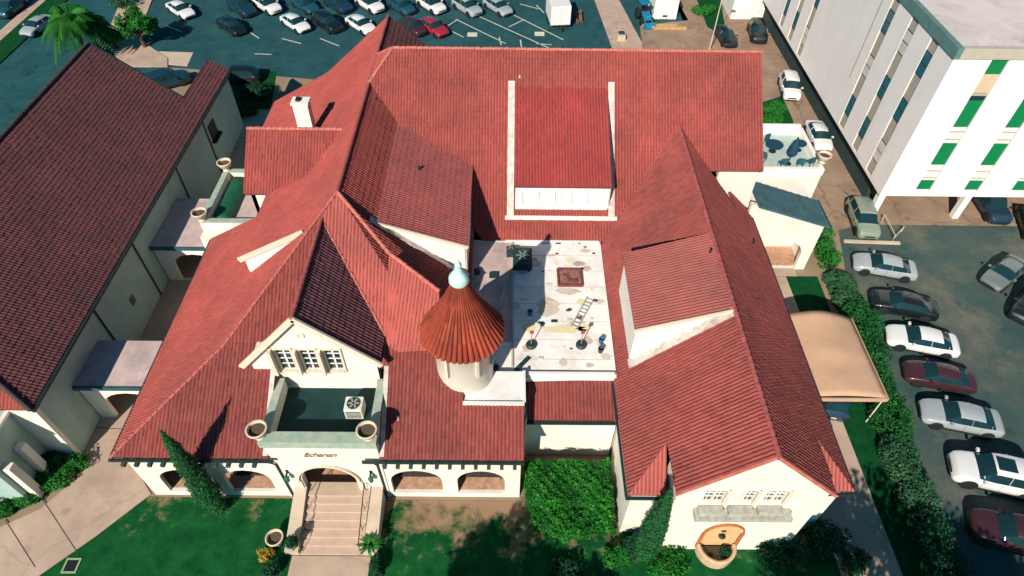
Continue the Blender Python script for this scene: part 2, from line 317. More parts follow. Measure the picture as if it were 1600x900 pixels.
# ---------------------------------------------------------------- roofs
def clip(poly, f):
    """keep the part of a plan polygon where f(x,y) >= 0 (f linear)"""
    out = []
    for i in range(len(poly)):
        a_, b_ = poly[i], poly[(i+1) % len(poly)]; fa, fb = f(*a_), f(*b_)
        if fa >= 0: out.append(a_)
        if fa*fb < 0: t = fa/(fa-fb); out.append((a_[0]+t*(b_[0]-a_[0]), a_[1]+t*(b_[1]-a_[1])))
    return out
def above(P, Q): return lambda x, y: (P[0]+P[1]*x+P[2]*y)-(Q[0]+Q[1]*x+Q[2]*y)
def zat(P, x, y): return P[0]+P[1]*x+P[2]*y
def slope(name, P, poly, m, parent, clips=(), rib=.21, course=.40, amp=.062, thick=.16, step=.022):
    """tiled roof plane z=P0+P1x+P2y over a convex plan polygon: barrel ribs and stepped courses as geometry"""
    src = poly
    for f in clips: poly = clip(poly, f)
    if len(poly) < 3: print('EMPTY SLOPE', P, src); return None, []
    sg = sum(poly[i][0]*poly[(i+1) % len(poly)][1]-poly[(i+1) % len(poly)][0]*poly[i][1] for i in range(len(poly)))
    if sg < 0: poly = poly[::-1]
    p3 = np.array([(x, y, zat(P, x, y)) for x, y in poly])
    n = np.array([-P[1], -P[2], 1.]); n /= np.linalg.norm(n)
    dn = np.array([-P[1], -P[2], -(P[1]**2+P[2]**2)]); dn /= np.linalg.norm(dn); u = np.cross(n, dn)
    U = p3@u; V = p3@dn; O = p3[0]-u*U[0]-dn*V[0]
    u0, u1 = math.floor(U.min()/rib), math.ceil(U.max()/rib); v0, v1 = math.floor(V.min()/course), math.ceil(V.max()/course)
    tt = np.array([0, .2, .42, .64, .86]); hh = np.array([0., .72, 1., .78, .3])
    nr, nc = u1-u0, v1-v0
    uu = (np.arange(u0, u1)[:, None]+tt[None]).ravel()*rib; uu = np.append(uu, u1*rib)
    h = np.append(np.tile(hh, nr), 0)*amp
    jit = rng.normal(0, .006, (nc, nr)); rows = []; vv = []; lift = []
    for k in range(nc):
        vv += [(v0+k)*course+.002, (v0+k+1)*course-.002]; lift += [0., step]
    vv = np.array(vv); lift = np.array(lift)
    Hh = h[None, :]+lift[:, None]
    jj = np.repeat(np.repeat(jit, 2, 0), 5, 1); Hh[:, :-1] += jj
    pts = O+uu[None, :, None]*u+vv[:, None, None]*dn+Hh[..., None]*n
    nu, nv = len(uu), len(vv); pts = pts.reshape(-1, 3)
    ii = (np.arange(nv-1)[:, None]*nu+np.arange(nu-1)[None]).ravel()
    quads = np.stack([ii, ii+nu, ii+nu+1, ii+1], 1)
    # drop the cells that lie well outside the outline
    cen = pts[quads].mean(1); keep = np.ones(len(quads), bool)
    for i in range(len(poly)):
        a_, b_ = np.array(poly[i]), np.array(poly[(i+1) % len(poly)]); d = b_-a_; d = d/(np.linalg.norm(d)+1e-9)
        keep &= ((d[0]*(cen[:, 1]-a_[1])-d[1]*(cen[:, 0]-a_[0])) > -.5)
    quads = quads[keep]; used, inv = np.unique(quads, return_inverse=True)
    me = bpy.data.meshes.new(name); me.from_pydata(pts[used].tolist(), [], inv.reshape(-1, 4).tolist())
    luv = me.uv_layers.new(name='UVMap')
    gu = (uu/rib); gv = (vv/course); vi = quads.ravel()
    uvs = np.stack([gu[vi % nu], gv[vi//nu]], 1)
    # keep every corner of a cell inside its own tile id
    ce = uvs.reshape(-1, 4, 2).mean(1, keepdims=True); uvs = (ce+(uvs.reshape(-1, 4, 2)-ce)*.9).reshape(-1, 2)
    luv.data.foreach_set('uv', uvs.astype(np.float32).ravel())
    bm = bmesh.new(); bm.from_mesh(me); bpy.data.meshes.remove(me)
    for i in range(len(poly)):
        a_, b_ = Vector((*poly[i], 0)), Vector((*poly[(i+1) % len(poly)], 0)); d = b_-a_
        if d.length < 1e-4: continue
        bmesh.ops.bisect_plane(bm, geom=bm.verts[:]+bm.edges[:]+bm.faces[:], dist=1e-5, plane_co=a_, plane_no=Vector((d.y, -d.x, 0)).normalized(), clear_outer=True)
    # deck under the tiles
    k = len(p3); T = [bm.verts.new(p-n*.012) for p in p3]; Bm = [bm.verts.new(tuple(p-n*thick)) for p in p3]
    bm.faces.new(Bm[::-1])
    for i in range(k): bm.faces.new((T[i], Bm[i], Bm[(i+1) % k], T[(i+1) % k]))
    o = frombm(name, bm, m, parent)
    return o, [(x, y, zat(P, x, y)) for x, y in poly]
def cap(name, p, q, m, parent, r=.15, step=.42, lift=.07):
    """ridge or hip line: overlapping half-barrel tiles"""
    p, q = Vector(p), Vector(q); d = q-p; Lh = d.length; n = max(1, round(Lh/step)); d.normalize()
    sd = d.cross(Vector((0, 0, 1))).normalized(); up = sd.cross(d).normalized(); b = MB()
    for k in range(n):
        a_ = p+d*(Lh*k/n); c = p+d*(Lh*(k+1)/n+.04); v = []
        jz = random.uniform(-.012, .012)
        for pt, rr, l in ((a_, r*.86, lift+jz), (c, r*1.08, lift+.025+jz)):
            v += [pt+sd*(rr*math.cos(t*math.pi/5))+up*(rr*math.sin(t*math.pi/5)+l-rr*.35) for t in range(6)]
        b.add(v, [(i, i+1, i+7, i+6) for i in range(5)]+[(0, 6, 7, 8, 9, 10, 11)[:0] or (6, 7, 8, 9, 10, 11), (5, 4, 3, 2, 1, 0)])
    return b.build(name, m, parent)

def PL(x, y, P):
    d = ray(x, y); t = (P[0]-CAM_H)/(d[2]-P[1]*d[0]-P[2]*d[1]); return C0+d*t
def plane3(a_, b_, c_):
    a_, b_, c_ = map(np.array, (a_, b_, c_)); n = np.cross(b_-a_, c_-a_); p1, p2 = -n[0]/n[2], -n[1]/n[2]
    return (a_[2]-p1*a_[0]-p2*a_[1], p1, p2)
Z = zat

# ================================================================ ground, roads, lawns (sheets 4 mm apart)
ground = struct(sheet('ground', [(-400, -200), (400, -200), (400, 600), (-400, 600)], -.02, GROUND))
def pxs(l, z=0): return [tuple(G(x, y, z)[:2]) for x, y in l]
lot = struct(sheet('parking_lot', [tuple(G(205, 100)[:2]), (24.5, 60.2), (22.0, 96), tuple(G(262, -30)[:2])], 0.004, ASPH))
struct(sheet('street', [(-130, -40), (-38.6, -40), (-38.6, 140), (-130, 140)], 0.0, ROADM))
struct(sheet('side_parking_lot', [(25.0, 3), (75, 3), (75, 43.0), (29.0, 43.0), (27.0, 34.0)], 0.0, ASPHR))
struct(sheet('carport_paving', [(31.0, 43.0), (75, 43.0), (75, 96), (31.0, 96)], 0.002, ALLEY))
struct(sheet('alley', [(19.0, 38.5), (31.0, 43.0), (31.0, 110), (22.5, 110), (22.0, 60), (19.0, 58)], 0.004, ALLEY))
struct(sheet('rear_pavement', [(-34, 55.2), (22, 55.2), (22, 60.1), (-34, 60.1)], 0.10, CONCL, thick=.16))
struct(sheet('front_lawn', pxs([(232, 776), (820, 784), (980, 800), (1330, 800), (1460, 1000), (-300, 1100), (-40, 960), (150, 836)]), 0.004, LAWN))
struct(sheet('entrance_walk', [(-12.2, 5), (-7.7, 5), (-7.7, 13.95), (-12.2, 13.95)], .03, CONC, thick=.05))
walk = struct(sheet('garden_path', pxs([(-60, 872), (0, 824), (62, 796), (128, 742), (150, 690), (205, 612), (262, 600), (228, 690), (200, 712), (236, 772), (218, 786), (150, 838), (58, 902), (0, 945), (-60, 985)]), .03, CONC, thick=.05))
mb = MB()
for p_, q_ in (((8, 812), (55, 886)), ((150, 668), (222, 672)), ((60, 770), (120, 862))):
    a_, b_ = G(*p_, .034), G(*q_, .034); mb.bar(a_, b_, .05, .01)
jo = mb.build('path_joint', mat('joint_dark', (.10, .075, .06, 1), .95, .1, 2, 0), walk)
side = struct(sheet('side_path', [(19.1, 2), (22.6, 2), (22.6, 36.5), (19.1, 36.5)], .03, CONC, thick=.05))
struct(sheet('side_lawn', [(22.6, 2), (25.5, 2), (27.5, 36.6), (22.6, 36.6)], .006, GRASSM))
struct(sheet('hedge_bed', [(24.0, 2), (25.2, 2), (27.2, 36.6), (25.2, 36.6)], .012, GROUND))
struct(sheet('grass_patch', pxs([(1190, 160), (1222, 150), (1240, 190), (1230, 212), (1190, 212)]), .012, GRASSM))
struct(sheet('rear_grass_patch', pxs([(1085, -10), (1125, -10), (1135, 60), (1105, 42)]), .012, GRASSM))
struct(sheet('annex_lawn', pxs([(0, 730), (60, 705), (135, 712), (120, 735), (58, 785), (0, 812)]), .012, GRASSM))
struct(sheet('courtyard_paving', [(-27, 19.5), (-21.4, 19.5), (-21.4, 57), (-27, 57)], .010, CONC))
struct(sheet('yard_grass', pxs([(360, 110), (432, 112), (425, 160), (405, 205), (372, 205)]), .016, GRASSM))
# street median and kerbs
md = struct(sheet('street_median', [(-62.3, 40), (-60.9, 40), (-60.9, 130), (-62.3, 130)], .14, CONC, thick=.16))
struct(sheet('street_verge', [(-60.85, 45), (-58.2, 45), (-58.2, 130), (-60.85, 130)], .13, GRASSM, thick=.14))
struct(sheet('street_pavement', [(-38.5, 15), (-36.9, 15), (-36.9, 62), (-38.5, 62)], .12, CONC, thick=.14))
struct(sheet('corner_pavement', pxs([(165, 60), (190, 0), (238, 0), (215, 60), (262, 92), (262, 105), (190, 105)]), .10, CONC, thick=.12))
struct(sheet('lot_apron', pxs([(205, 96), (240, 80), (302, 82), (292, 104)]), .008, CONCL))
struct(sheet('utility_slab', pxs([(925, -10), (962, -10), (1010, 80), (958, 80)]), .012, CONC))
struct(sheet('rear_drive', pxs([(1000, 40), (1090, 30), (1125, 90), (1005, 90)]), .014, ALLEY))

# ================================================================ the big mission-style house
H = wthing('mission_house', 'sprawling cream mission style house with red clay tile roofs, dormers and turret', 'house', (-2, 30, 0))
PWL = (5+.55*21.8, .55, 0); PWU = (8.08+.859*16.2, .859, 0); PE = (13.24-.859*10.19, -.859, 0)
PSL = (5-.55*17.36, 0, .55); PSU = (8.08-.69*22.97, 0, .69)
PM = (14.9-.81*44.9, 0, .81); PMN = (14.9+.81*44.9, 0, -.81); PH = (13.24+1.012*10.19, 1.012, 0)
PRW = (11.47-.99*12.3, .99, 0); PRE = (11.47+.955*12.3, -.955, 0)
BW = (12.28+1.1*11.05, 1.1, 0); BE = (12.28-.97*11.05, -.97, 0)
RX = -10.19
def roof(P, poly, m=TILE, clips=(), nm='roof_slope'): return slope(nm, P, poly, m, H, clips)
# --- west wing (north-south ridge, bell-cast west slope)
roof(PWL, [(-21.8, 17.36), (-16.2, 17.36), (-16.2, 35.0), (-21.8, 35.0)], TILE, [above(PSL, PWL)])
roof(PWL, [(-17.95, 35.0), (-16.2, 35.0), (-16.2, 42.2), (-17.95, 42.2)], TILE)
roof(PWL, [(-21.8, 42.2), (-16.2, 42.2), (-16.2, 53.6), (-21.8, 53.6)], TILE)
roof(PWU, [(-16.2, 22.9), (RX, 22.9), (RX, 53.6), (-16.2, 53.6)], TILE, [above(PSU, PWU)])
roof(PE, [(RX, 22.9), (-2.4, 22.9), (-2.4, 44), (RX, 44)], TILE, [above(PSU, PE), above(PE, PM)])
roof(PE, [(RX, 44.5), (-3.0, 44.5), (-3.0, 53.6), (RX, 53.6)], TILEA, [above(PE, PMN)])
roof(PH, [(RX, 40), (-8.5, 40), (-8.5, 50), (RX, 50)], TILE, [above(PM, PH), above(PMN, PH)])
roof(PSU, [(-16.2, 22.97), (-11.05, 22.97), (-11.05, 30.5), (-16.2, 30.5)], TILER, [above(PWU, PSU)])
roof(PSU, [(-11.05, 22.97), (-4.0, 22.97), (-4.0, 30.5), (-11.05, 30.5)], TILE2, [above(PWU, PSU), above(PE, PSU)])
roof(PSL, [(-21.8, 17.36), (-13.15, 17.36), (-13.15, 22.97), (-21.8, 22.97)], TILER, [above(PWL, PSL)])
roof(PSL, [(-13.15, 21.8), (-7.0, 21.8), (-7.0, 22.97), (-13.15, 22.97)], TILER)
roof(PSL, [(-7.0, 17.36), (-2.45, 17.36), (-2.45, 22.97), (-7.0, 22.97)], TILER)
roof(PSL, [(-2.45, 17.36), (1.0, 17.36), (1.0, 20.05), (-2.45, 20.05)], TILER)
# the roof piece that leans against the turret
V1, V2 = PL(608, 396, PSU), PL(604, 520, PSU); Rr = G(686, 455, V1[2]-1.1); PB = plane3(V1, V2, Rr)
V3 = PL(690, 545, PB); V4 = PL(600, 600, PB); V5 = PL(690, 600, PB)
roof(PB, [tuple(V1[:2]), tuple(V4[:2]), tuple(V5[:2]), tuple(Rr[:2])], TILE2, [above(PB, PSL), above(PB, PSU), lambda x, y: y-22.6])
mb = MB(); mb.add([V1-(0, 0, .15), Rr-(0, 0, .15), (Rr[0], Rr[1], 6.0), (V1[0], V1[1], 6.0)], [(0, 1, 2, 3)])
mb.add([V3-(0, 0, .15), Rr-(0, 0, .15), (Rr[0], Rr[1], 6.0), (V3[0], V3[1], 6.0)], [(0, 1, 2, 3)]); mb.build('wall', CREAM, H)
# --- main east-west roof
roof(PM, [(-10.2, 38.05), (12.3, 38.05), (12.3, 44.9), (-10.2, 44.9)], TILE, [above(PM, PE), above(PH, PM), above(PM, PRW)])
roof(PM, [(12.3, 38.05), (18.4, 38.05), (18.4, 44.9), (12.3, 44.9)], TILE, [above(PM, PRE)])
roof(PM, [(-6, 34.0), (12.3, 34.0), (12.3, 38.05), (-6, 38.05)], TILE, [above(PM, PE), above(PM, PRW)])
roof(PMN, [(-10.2, 44.9), (18.4, 44.9), (18.4, 56.0), (-10.2, 56.0)], TILE, [above(PMN, PE), above(PH, PMN)])
# --- south-east wing
PLH = (5.63-1.0*15.1, 0, 1.0); PRH = (5.6-1.0*15.4, 0, 1.0)
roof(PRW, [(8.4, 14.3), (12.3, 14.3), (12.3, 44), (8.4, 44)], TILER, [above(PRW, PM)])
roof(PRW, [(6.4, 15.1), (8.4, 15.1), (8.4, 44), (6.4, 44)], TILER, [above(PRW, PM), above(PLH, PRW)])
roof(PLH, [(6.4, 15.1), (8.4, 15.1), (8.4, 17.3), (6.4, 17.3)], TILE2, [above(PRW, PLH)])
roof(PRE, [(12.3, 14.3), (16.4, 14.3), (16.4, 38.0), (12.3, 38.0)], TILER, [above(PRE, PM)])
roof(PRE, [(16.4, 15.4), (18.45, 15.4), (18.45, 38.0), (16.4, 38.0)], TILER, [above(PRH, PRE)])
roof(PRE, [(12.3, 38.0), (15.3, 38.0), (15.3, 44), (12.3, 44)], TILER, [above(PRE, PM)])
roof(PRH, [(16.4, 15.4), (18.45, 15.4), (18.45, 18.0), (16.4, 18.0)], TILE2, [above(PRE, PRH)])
# --- entrance bay
roof(BW, [(-14.75, 21.45), (-11.05, 21.45), (-11.05, 30), (-14.75, 30)], TILE, [above(BW, PSU), above(BW, PWU)])
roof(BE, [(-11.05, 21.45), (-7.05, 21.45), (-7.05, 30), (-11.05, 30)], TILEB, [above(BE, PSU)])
# --- west gable wing
wr = PL(535, 203, PWU); WZ, WY = wr[2], wr[1]; WX = G(385, 203, WZ)[0]
PWS = (WZ-.75*WY, 0, .75); PWN = (WZ+.75*WY, 0, -.75); we = PL(388, 304, PWS)
roof(PWS, [(WX, we[1]), (-9, we[1]), (-9, WY), (WX, WY)], TILE, [above(PWS, PWU), above(PWS, PWL)])
roof(PWN, [(WX, WY), (-9, WY), (-9, WY+4.5), (WX, WY+4.5)], TILE, [above(PWN, PWU), above(PWN, PWL)])
# --- centre link roof
roof((4.65-.42*20.15, 0, .42), [(1.25, 20.15), (6.42, 20.15), (6.42, 22.35), (1.25, 22.35)], TILER)
# --- ridge and hip caps
HIPM = mat('hip_tile', (.42, .11, .09, 1), .8, .2, 2.5, .1, 30)
caps = [((RX, 30.4, 13.24), (RX, 53.6, 13.24), CAPD), ((-8.5, 44.9, 14.9), (18.4, 44.9, 14.9), CAPM),
        ((-8.5, 44.9, 14.9), (RX, 42.85, 13.24), CAPM), ((-8.5, 44.9, 14.9), (RX, 46.95, 13.24), CAPM),
        ((-21.8, 17.36, 5.0), (-16.2, 22.97, 8.08), HIPM), ((-16.2, 22.97, 8.08), (RX, 30.45, 13.24), HIPM),
        ((RX, 30.45, 13.24), tuple(V1), CAPM), ((12.3, 14.3, 11.47), (12.3, 40.65, 11.47), CAPD),
        ((-11.05, 21.45, 12.28), (-11.05, 29.0, 12.28), CAPD), ((WX, WY, WZ), (wr[0], WY, WZ), CAPM),
        (tuple(V1), tuple(Rr), CAPM)]
for p_, q_, m_ in caps: cap('ridge_cap', p_, q_, m_, H, r=.10 if m_ is HIPM else .13)
# light mortar lines in the valleys
def valley(p_, q_, m_=CAPM): cap('valley_trim', p_, q_, m_, H, r=.10, step=.5, lift=.05)
yb = lambda z: (z-PSU[0])/PSU[2]
valley((-11.05, yb(12.28), 12.28), (-7.05, yb(8.40), 8.40)); 
valley((12.3, 40.65, 11.47), (6.45, 33.9, 5.7), CAPD)
# --- dormers (each a part with its roof, cheeks and windows)
WHB = mat('weathered_flashing', (.62, .52, .46, 1), .8, .35, 2.2, .2, 30, stain=.45)
def dormer(P, poly, clips, cheeks, m=TILED):
    d = MB()
    for c in cheeks: d.add(c, [tuple(range(len(c)))])
    # give the cheeks thickness
    o = d.build('dormer', WHITE, H); sol = o.modifiers.new('thick', 'SOLIDIFY'); sol.thickness = .18; sol.offset = 0
    part_of(o); slope('dormer_roof', P, poly, m, o, clips, thick=.14)
    return o
xs = -8.1; zE = Z(PE, xs, 0); PDE = (zE+.354*xs, -.354, 0)
d1 = dormer(PDE, [(xs, 29.75), (-2.55, 29.75), (-2.55, 42.5), (xs, 42.5)], [above(PDE, PM)],
       [[(-8.3, 30.0, Z(PE, -8.3, 0)), (-2.75, 30.0, Z(PE, -2.75, 0)-.3), (-2.75, 30.0, Z(PDE, -2.75, 0)-.1), (-8.3, 30, Z(PDE, -8.3, 0)-.1)],
        [(-2.75, 30.0, 6.0), (-2.75, 38.6, 6.0), (-2.75, 38.6, Z(PDE, -2.75, 0)-.1), (-2.75, 30.0, Z(PDE, -2.75, 0)-.1)]],
       tilemat('clay_tile_shed', [(.35, .076, .070, 1), (.40, .088, .08, 1), (.375, .082, .076, 1)], .3))
mb = MB(); mb.bar((-8.4, 29.78, Z(PE, -8.4, 0)+.05), (-2.6, 29.78, Z(PE, -2.6, 0)+.08), .5, .12); mb.build('flashing', WHB, d1)
mb = MB(); mb.bar((-8.2, 29.70, Z(PDE, -8.2, 0)+.02), (-2.5, 29.70, Z(PDE, -2.5, 0)+.02), .12, .2); mb.build('fascia', TRIM, d1)
# white dormer on the west slope
wd = PL(475, 362, PWU); we2 = PY(375, 405, wd[1]); k = (wd[2]-we2[2])/(wd[0]-we2[0]); PDW = (wd[2]-k*wd[0], k, 0)
d2 = dormer(PDW, [(we2[0], wd[1]), (wd[0], wd[1]), (wd[0], 35.0), (we2[0], 35.0)], [],
       [[(wd[0], wd[1]+.06, wd[2]-.1), (we2[0]+.35, wd[1]+.06, Z(PDW, we2[0]+.35, 0)-.1), (we2[0]+.35, wd[1]+.06, 7.0), (wd[0], wd[1]+.06, 7.6)],
        [(we2[0]+.35, wd[1]+.06, 7.0), (we2[0]+.35, 35.0, 7.0), (we2[0]+.35, 35.0, Z(PDW, we2[0]+.35, 0)-.1), (we2[0]+.35, wd[1]+.06, Z(PDW, we2[0]+.35, 0)-.1)]], TILE)
mb = MB(); mb.bar((we2[0]-.05, wd[1]-.06, we2[2]-.02), (wd[0], wd[1]-.06, wd[2]+.02), .14, .34); mb.build('fascia', TRIM, d2)
# central shed dormer
PDC = (9.75-.469*35.5, 0, .469)
d3 = dormer(PDC, [(.42, 35.5), (7.15, 35.5), (7.15, 42.75), (.42, 42.75)], [],
       [[(.6, 42.5, Z(PM, 0, 42.5)), (.6, 35.85, Z(PM, 0, 35.85)-.2), (.6, 35.85, Z(PDC, 0, 35.85)-.1), (.6, 42.5, Z(PDC, 0, 42.5)-.1)],
        ])
ck = MB().add([(6.98, 42.5, Z(PM, 0, 42.5)), (6.98, 35.85, Z(PM, 0, 35.85)-.2), (6.98, 35.85, Z(PDC, 0, 35.85)-.1), (6.98, 42.5, Z(PDC, 0, 42.5)-.1)], [(0, 1, 2, 3)]).build('cheek_wall', WHITE, d3); ck.modifiers.new('thick', 'SOLIDIFY').thickness = .18
hol = [[(x, 8.05), (x+.9, 8.05), (x+.9, 9.15), (x, 9.15)] for x in (1.0, 2.15, 3.3, 4.45, 5.6)]
wl = prism2d('dormer_wall', [(.5, 7.2), (7.08, 7.2), (7.08, 9.62), (.5, 9.62)], hol, (0, 35.75, 0), (1, 0, 0), (0, 0, 1), .2, WHITE, d3)
for h_ in hol:
    x = h_[0][0]; mb = MB().box(x, x+.9, 35.86, 35.90, 8.05, 9.15); mb.build('window_blind', mat('white_blind', (.76, .72, .66, 1), .8, .08, 6, 0), d3)
    mb = MB().box(x+.42, x+.48, 35.82, 35.86, 8.05, 9.15).box(x, x+.9, 35.82, 35.857, 8.57, 8.63); mb.build('mullion', WHITE, d3)
for x0, x1 in ((-.08, .40), (7.17, 7.62)):
    v = []
    for y in (35.35, 42.95):
        zb = Z(PM, 0, y); v += [(x0, y, zb-.1), (x1, y, zb-.1), (x1, y, zb+.20), (x0, y, zb+.20)]
    MB().add(v, [(0, 1, 2, 3), (4, 7, 6, 5), (0, 4, 5, 1), (1, 5, 6, 2), (2, 6, 7, 3), (3, 7, 4, 0)]).build('flashing', WHB, d3)
MB().box(-.22, 7.78, 35.15, 35.32, 6.9, 7.32).build('sill', WHITE, d3)
# shed dormer on the south-east wing
PDR = (11.50-.36*12.3, .36, 0)
d4 = dormer(PDR, [(7.15, 22.95), (12.28, 22.95), (12.28, 29.07), (7.15, 29.07)], [],
       [[(12.2, 23.2, 11.3), (7.4, 23.2, Z(PDR, 7.4, 0)-.1), (7.4, 23.2, Z(PRW, 7.4, 0)-.1), (12.2, 23.2, 11.2)],
        [(12.2, 28.8, 11.3), (7.4, 28.8, Z(PDR, 7.4, 0)-.1), (7.4, 28.8, Z(PRW, 7.4, 0)-.1), (12.2, 28.8, 11.2)],
        [(7.4, 23.2, Z(PRW, 7.4, 0)-.1), (7.4, 28.8, Z(PRW, 7.4, 0)-.1), (7.4, 28.8, Z(PDR, 7.4, 0)-.1), (7.4, 23.2, Z(PDR, 7.4, 0)-.1)]],
       tilemat('clay_tile_faded', [(.36, .098, .082, 1), (.40, .108, .09, 1), (.38, .103, .086, 1)], .3))
MB().bar((7.25, 22.9, Z(PRW, 7.25, 0)+.10), (12.2, 22.9, Z(PRW, 12.2, 0)+.10), .62, .12).build('flashing', WHB, d4)
MB().bar((7.10, 22.9, Z(PDR, 7.1, 0)), (12.3, 22.9, Z(PDR, 12.3, 0)), .12, .2).build('fascia', TRIM, d4)
# --- walls
def wbox(x0, x1, y0, y1, z0, z1, m=CREAM, nm='wall'): return box(nm, x0, x1, y0, y1, z0, z1, m, H)
FY = 17.6
la = [archpts(-20.25, -17.2, .5, 2.1, 3.2), archpts(-16.5, -13.8, .5, 2.1, 3.2)]
wallS('wall', -21.35, -13.16, -.05, 4.86, FY, .22, CREAM, H, la)
ra = [archpts(-6.75, -3.75, .5, 2.1, 3.3), archpts(-2.85, -.05, .5, 2.1, 3.3)]
wallS('wall', -6.99, .85, -.05, 4.86, FY, .22, CREAM, H, ra)
# west wall of the wing: south bay open as an arch
wm = MB()
prism2d('wall', [(0, -.05), (36, -.05), (36, 4.8), (0, 4.8)], [archpts(.9, 3.2, .62, 1.9, 3.05)], (-21.35, 53.6, 0), (0, -1, 0), (0, 0, 1), -.35, CREAM, H) if False else None
wbox(-21.35, -21.0, FY+.225, 34.9, -.05, 4.86); wbox(-21.35, -21.0, 42.2, 53.2, -.05, 4.86)
wbox(-19.8, .5, 21.6, 21.95, 0, 5.9)
wbox(.5, .85, FY+.225, 21.95, 0, 4.7)
box('porch_floor', -20.99, .49, FY+.225, 21.59, .2, .496, TERRA, H)
mb = MB()
for x in np.arange(-21.2, 1, .72):
    if not (-13.3 < x < -7.0): mb.box(x, x+.2, 17.02, FY-.002, 4.62, 4.84)
co = mb.build('corbel_row', mat('corbel_dark', (.05, .06, .05, 1), .8, .2, 3, 0), H); co['kind'] = 'stuff'
for x0, x1 in ((-21.9, -12.85), (-7.95, 1.02)): MB().box(x0, x1, 17.22, 17.355, 4.80, 4.985).build('gutter', GUTTER, H)
MB().box(-21.93, -21.80, 17.4, 35.0, 4.80, 4.985).build('gutter', GUTTER, H)
# low rails and benches inside the arches
for x0, x1 in ((-20.25, -17.2), (-16.5, -13.8), (-6.75, -3.75), (-2.85, -.05)):
    b_ = MB().box(x0+.05, x1-.05, 18.45, 18.85, .86, .92).box(x0+.2, x0+.3, 18.5, 18.8, .5, .86).box(x1-.3, x1-.2, 18.5, 18.8, .5, .86).box(x0+.05, x1-.05, 18.86, 18.92, 1.05, 1.3).box(x0+.2, x0+.26, 18.87, 18.91, .5, 1.05).box(x1-.26, x1-.2, 18.87, 18.91, .5, 1.05).build('porch_bench', mat('dark_bench', (.06, .05, .045, 1), .7, .2, 3, 0))
    tag(b_, {-20.25: 'dark bench behind the leftmost porch arch by the tall cypress', -16.5: 'dark bench behind the arch just left of the entrance', -6.75: 'dark bench behind the arch just right of the entrance', -2.85: 'dark bench behind the rightmost porch arch beside the big hedge'}[x0], 'bench', 'porch benches')
# entrance bay: front wall with the big arch, balcony, gable
bayL, bayR, BY = -13.14, -7.02, 17.55
arch = archpts(-11.9, -8.75, 1.0, 2.2, 3.85, 14)
wallS('entrance_wall', bayL, bayR, -.05, 6.25, BY, .42, CREAM, H, [arch])
# moulded band round the arch
cx, rr = (-11.9-8.75)/2, 1.575; mb = MB(); pts = [(cx+(rr+.2)*math.cos(math.pi*k/16), BY-.03, 2.2+1.85*math.sin(math.pi*k/16)) for k in range(17)]
for i in range(16): mb.bar(pts[i], pts[i+1], .13, .26, up=(0, 1, 0))
for s in (-1, 1): mb.bar((cx+s*(rr+.2), BY-.03, 1.0), (cx+s*(rr+.2), BY-.03, 2.2), .13, .26, up=(1, 0, 0))
mb.build('arch_moulding', TRIM, H)
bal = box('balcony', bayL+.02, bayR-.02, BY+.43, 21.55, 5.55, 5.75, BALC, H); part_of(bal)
for x0, x1, y0, y1 in ((bayL+.021, bayL+.33, BY+.425, 21.54), (bayR-.33, bayR-.021, BY+.425, 21.54), (bayL+.022, bayR-.022, BY+.01, BY+.415)):
    box('parapet', x0, x1, y0, y1, 5.755 if y1 > 20 else 6.255, 6.72, CREAM, bal)
for x0, x1, y0, y1 in ((bayL-.07, bayL+.40, BY+.5, 21.5), (bayR-.40, bayR+.07, BY+.5, 21.5), (bayL-.1, bayR+.1, BY-.22, BY+.497)):
    box('coping', x0, x1, y0, y1, 6.724 if y1 > 20 else 6.30, 6.86, COPPER, bal, .03)
mb = MB()
for k in range(12): mb.box(-10.9+k*.28, -10.72+k*.28, BY+.55, BY+.75, 5.755, 5.95)
mb.build('loose_brick_row', mat('brick_dull', (.20, .06, .05, 1), .9, .3, 4, 0), bal)['kind'] = 'stuff'
for x0, x1, y0 in ((bayL, bayL+.3, BY+.43), (bayR-.3, bayR, BY+.43)): box('wall', x0, x1, y0, 21.6, 0, 5.54, CREAM, H)
GY = 21.7
gz_ = lambda x: min(Z(BW, x, 0), Z(BE, x, 0))-.2
whol = []
for cxw in (-12.35, -11.0, -9.65): whol.append([(cxw-.42, 7.45), (cxw+.42, 7.45), (cxw+.42, 9.35), (cxw-.42, 9.35)])
prism2d('gable_wall', [(-14.4, 5.0), (-7.35, 5.0), (-7.35, gz_(-7.35)), (-11.05, gz_(-11.05)), (-14.4, gz_(-14.4))], whol, (0, GY, 0), (1, 0, 0), (0, 0, 1), .4, CREAM, H)
for i, h_ in enumerate(whol):
    x0, x1 = h_[0][0], h_[1][0]
    fr = MB().box(x0-.12, x0-.001, GY-.10, GY-.002, 7.3, 9.47).box(x1+.001, x1+.12, GY-.10, GY-.002, 7.3, 9.47).box(x0, x1, GY-.10, GY-.002, 9.351, 9.47).box(x0, x1, GY-.16, GY-.002, 7.3, 7.449).build('window', TRIM, H); part_of(fr)
    MB().box(x0-.32, x0-.125, GY-.42, GY-.02, 7.35, 9.45).build('shutter', TRIM, fr)
    mb = MB().box((x0+x1)/2-.05, (x0+x1)/2+.05, GY+.06, GY+.12, 7.45, 9.35)
    for zz in (7.92, 8.40, 8.87): mb.box(x0, x1, GY+.065, GY+.115, zz-.025, zz+.025)
    mb.build('mullion', WHITE, fr)
    for xa, xb in ((x0, (x0+x1)/2-.05), ((x0+x1)/2+.05, x1)):
        for zz in (7.45, 7.92, 8.40, 8.87): MB().box(xa+.01, xb-.01, GY+.13, GY+.15, zz+.01, zz+.46).build('pane', GLASS, fr)
mb = MB().lathe((0, 0, 0), [(.02, 0), (.22, 0), (.22, .06), (.14, .06), (.14, .02), (.02, .02)], 14)
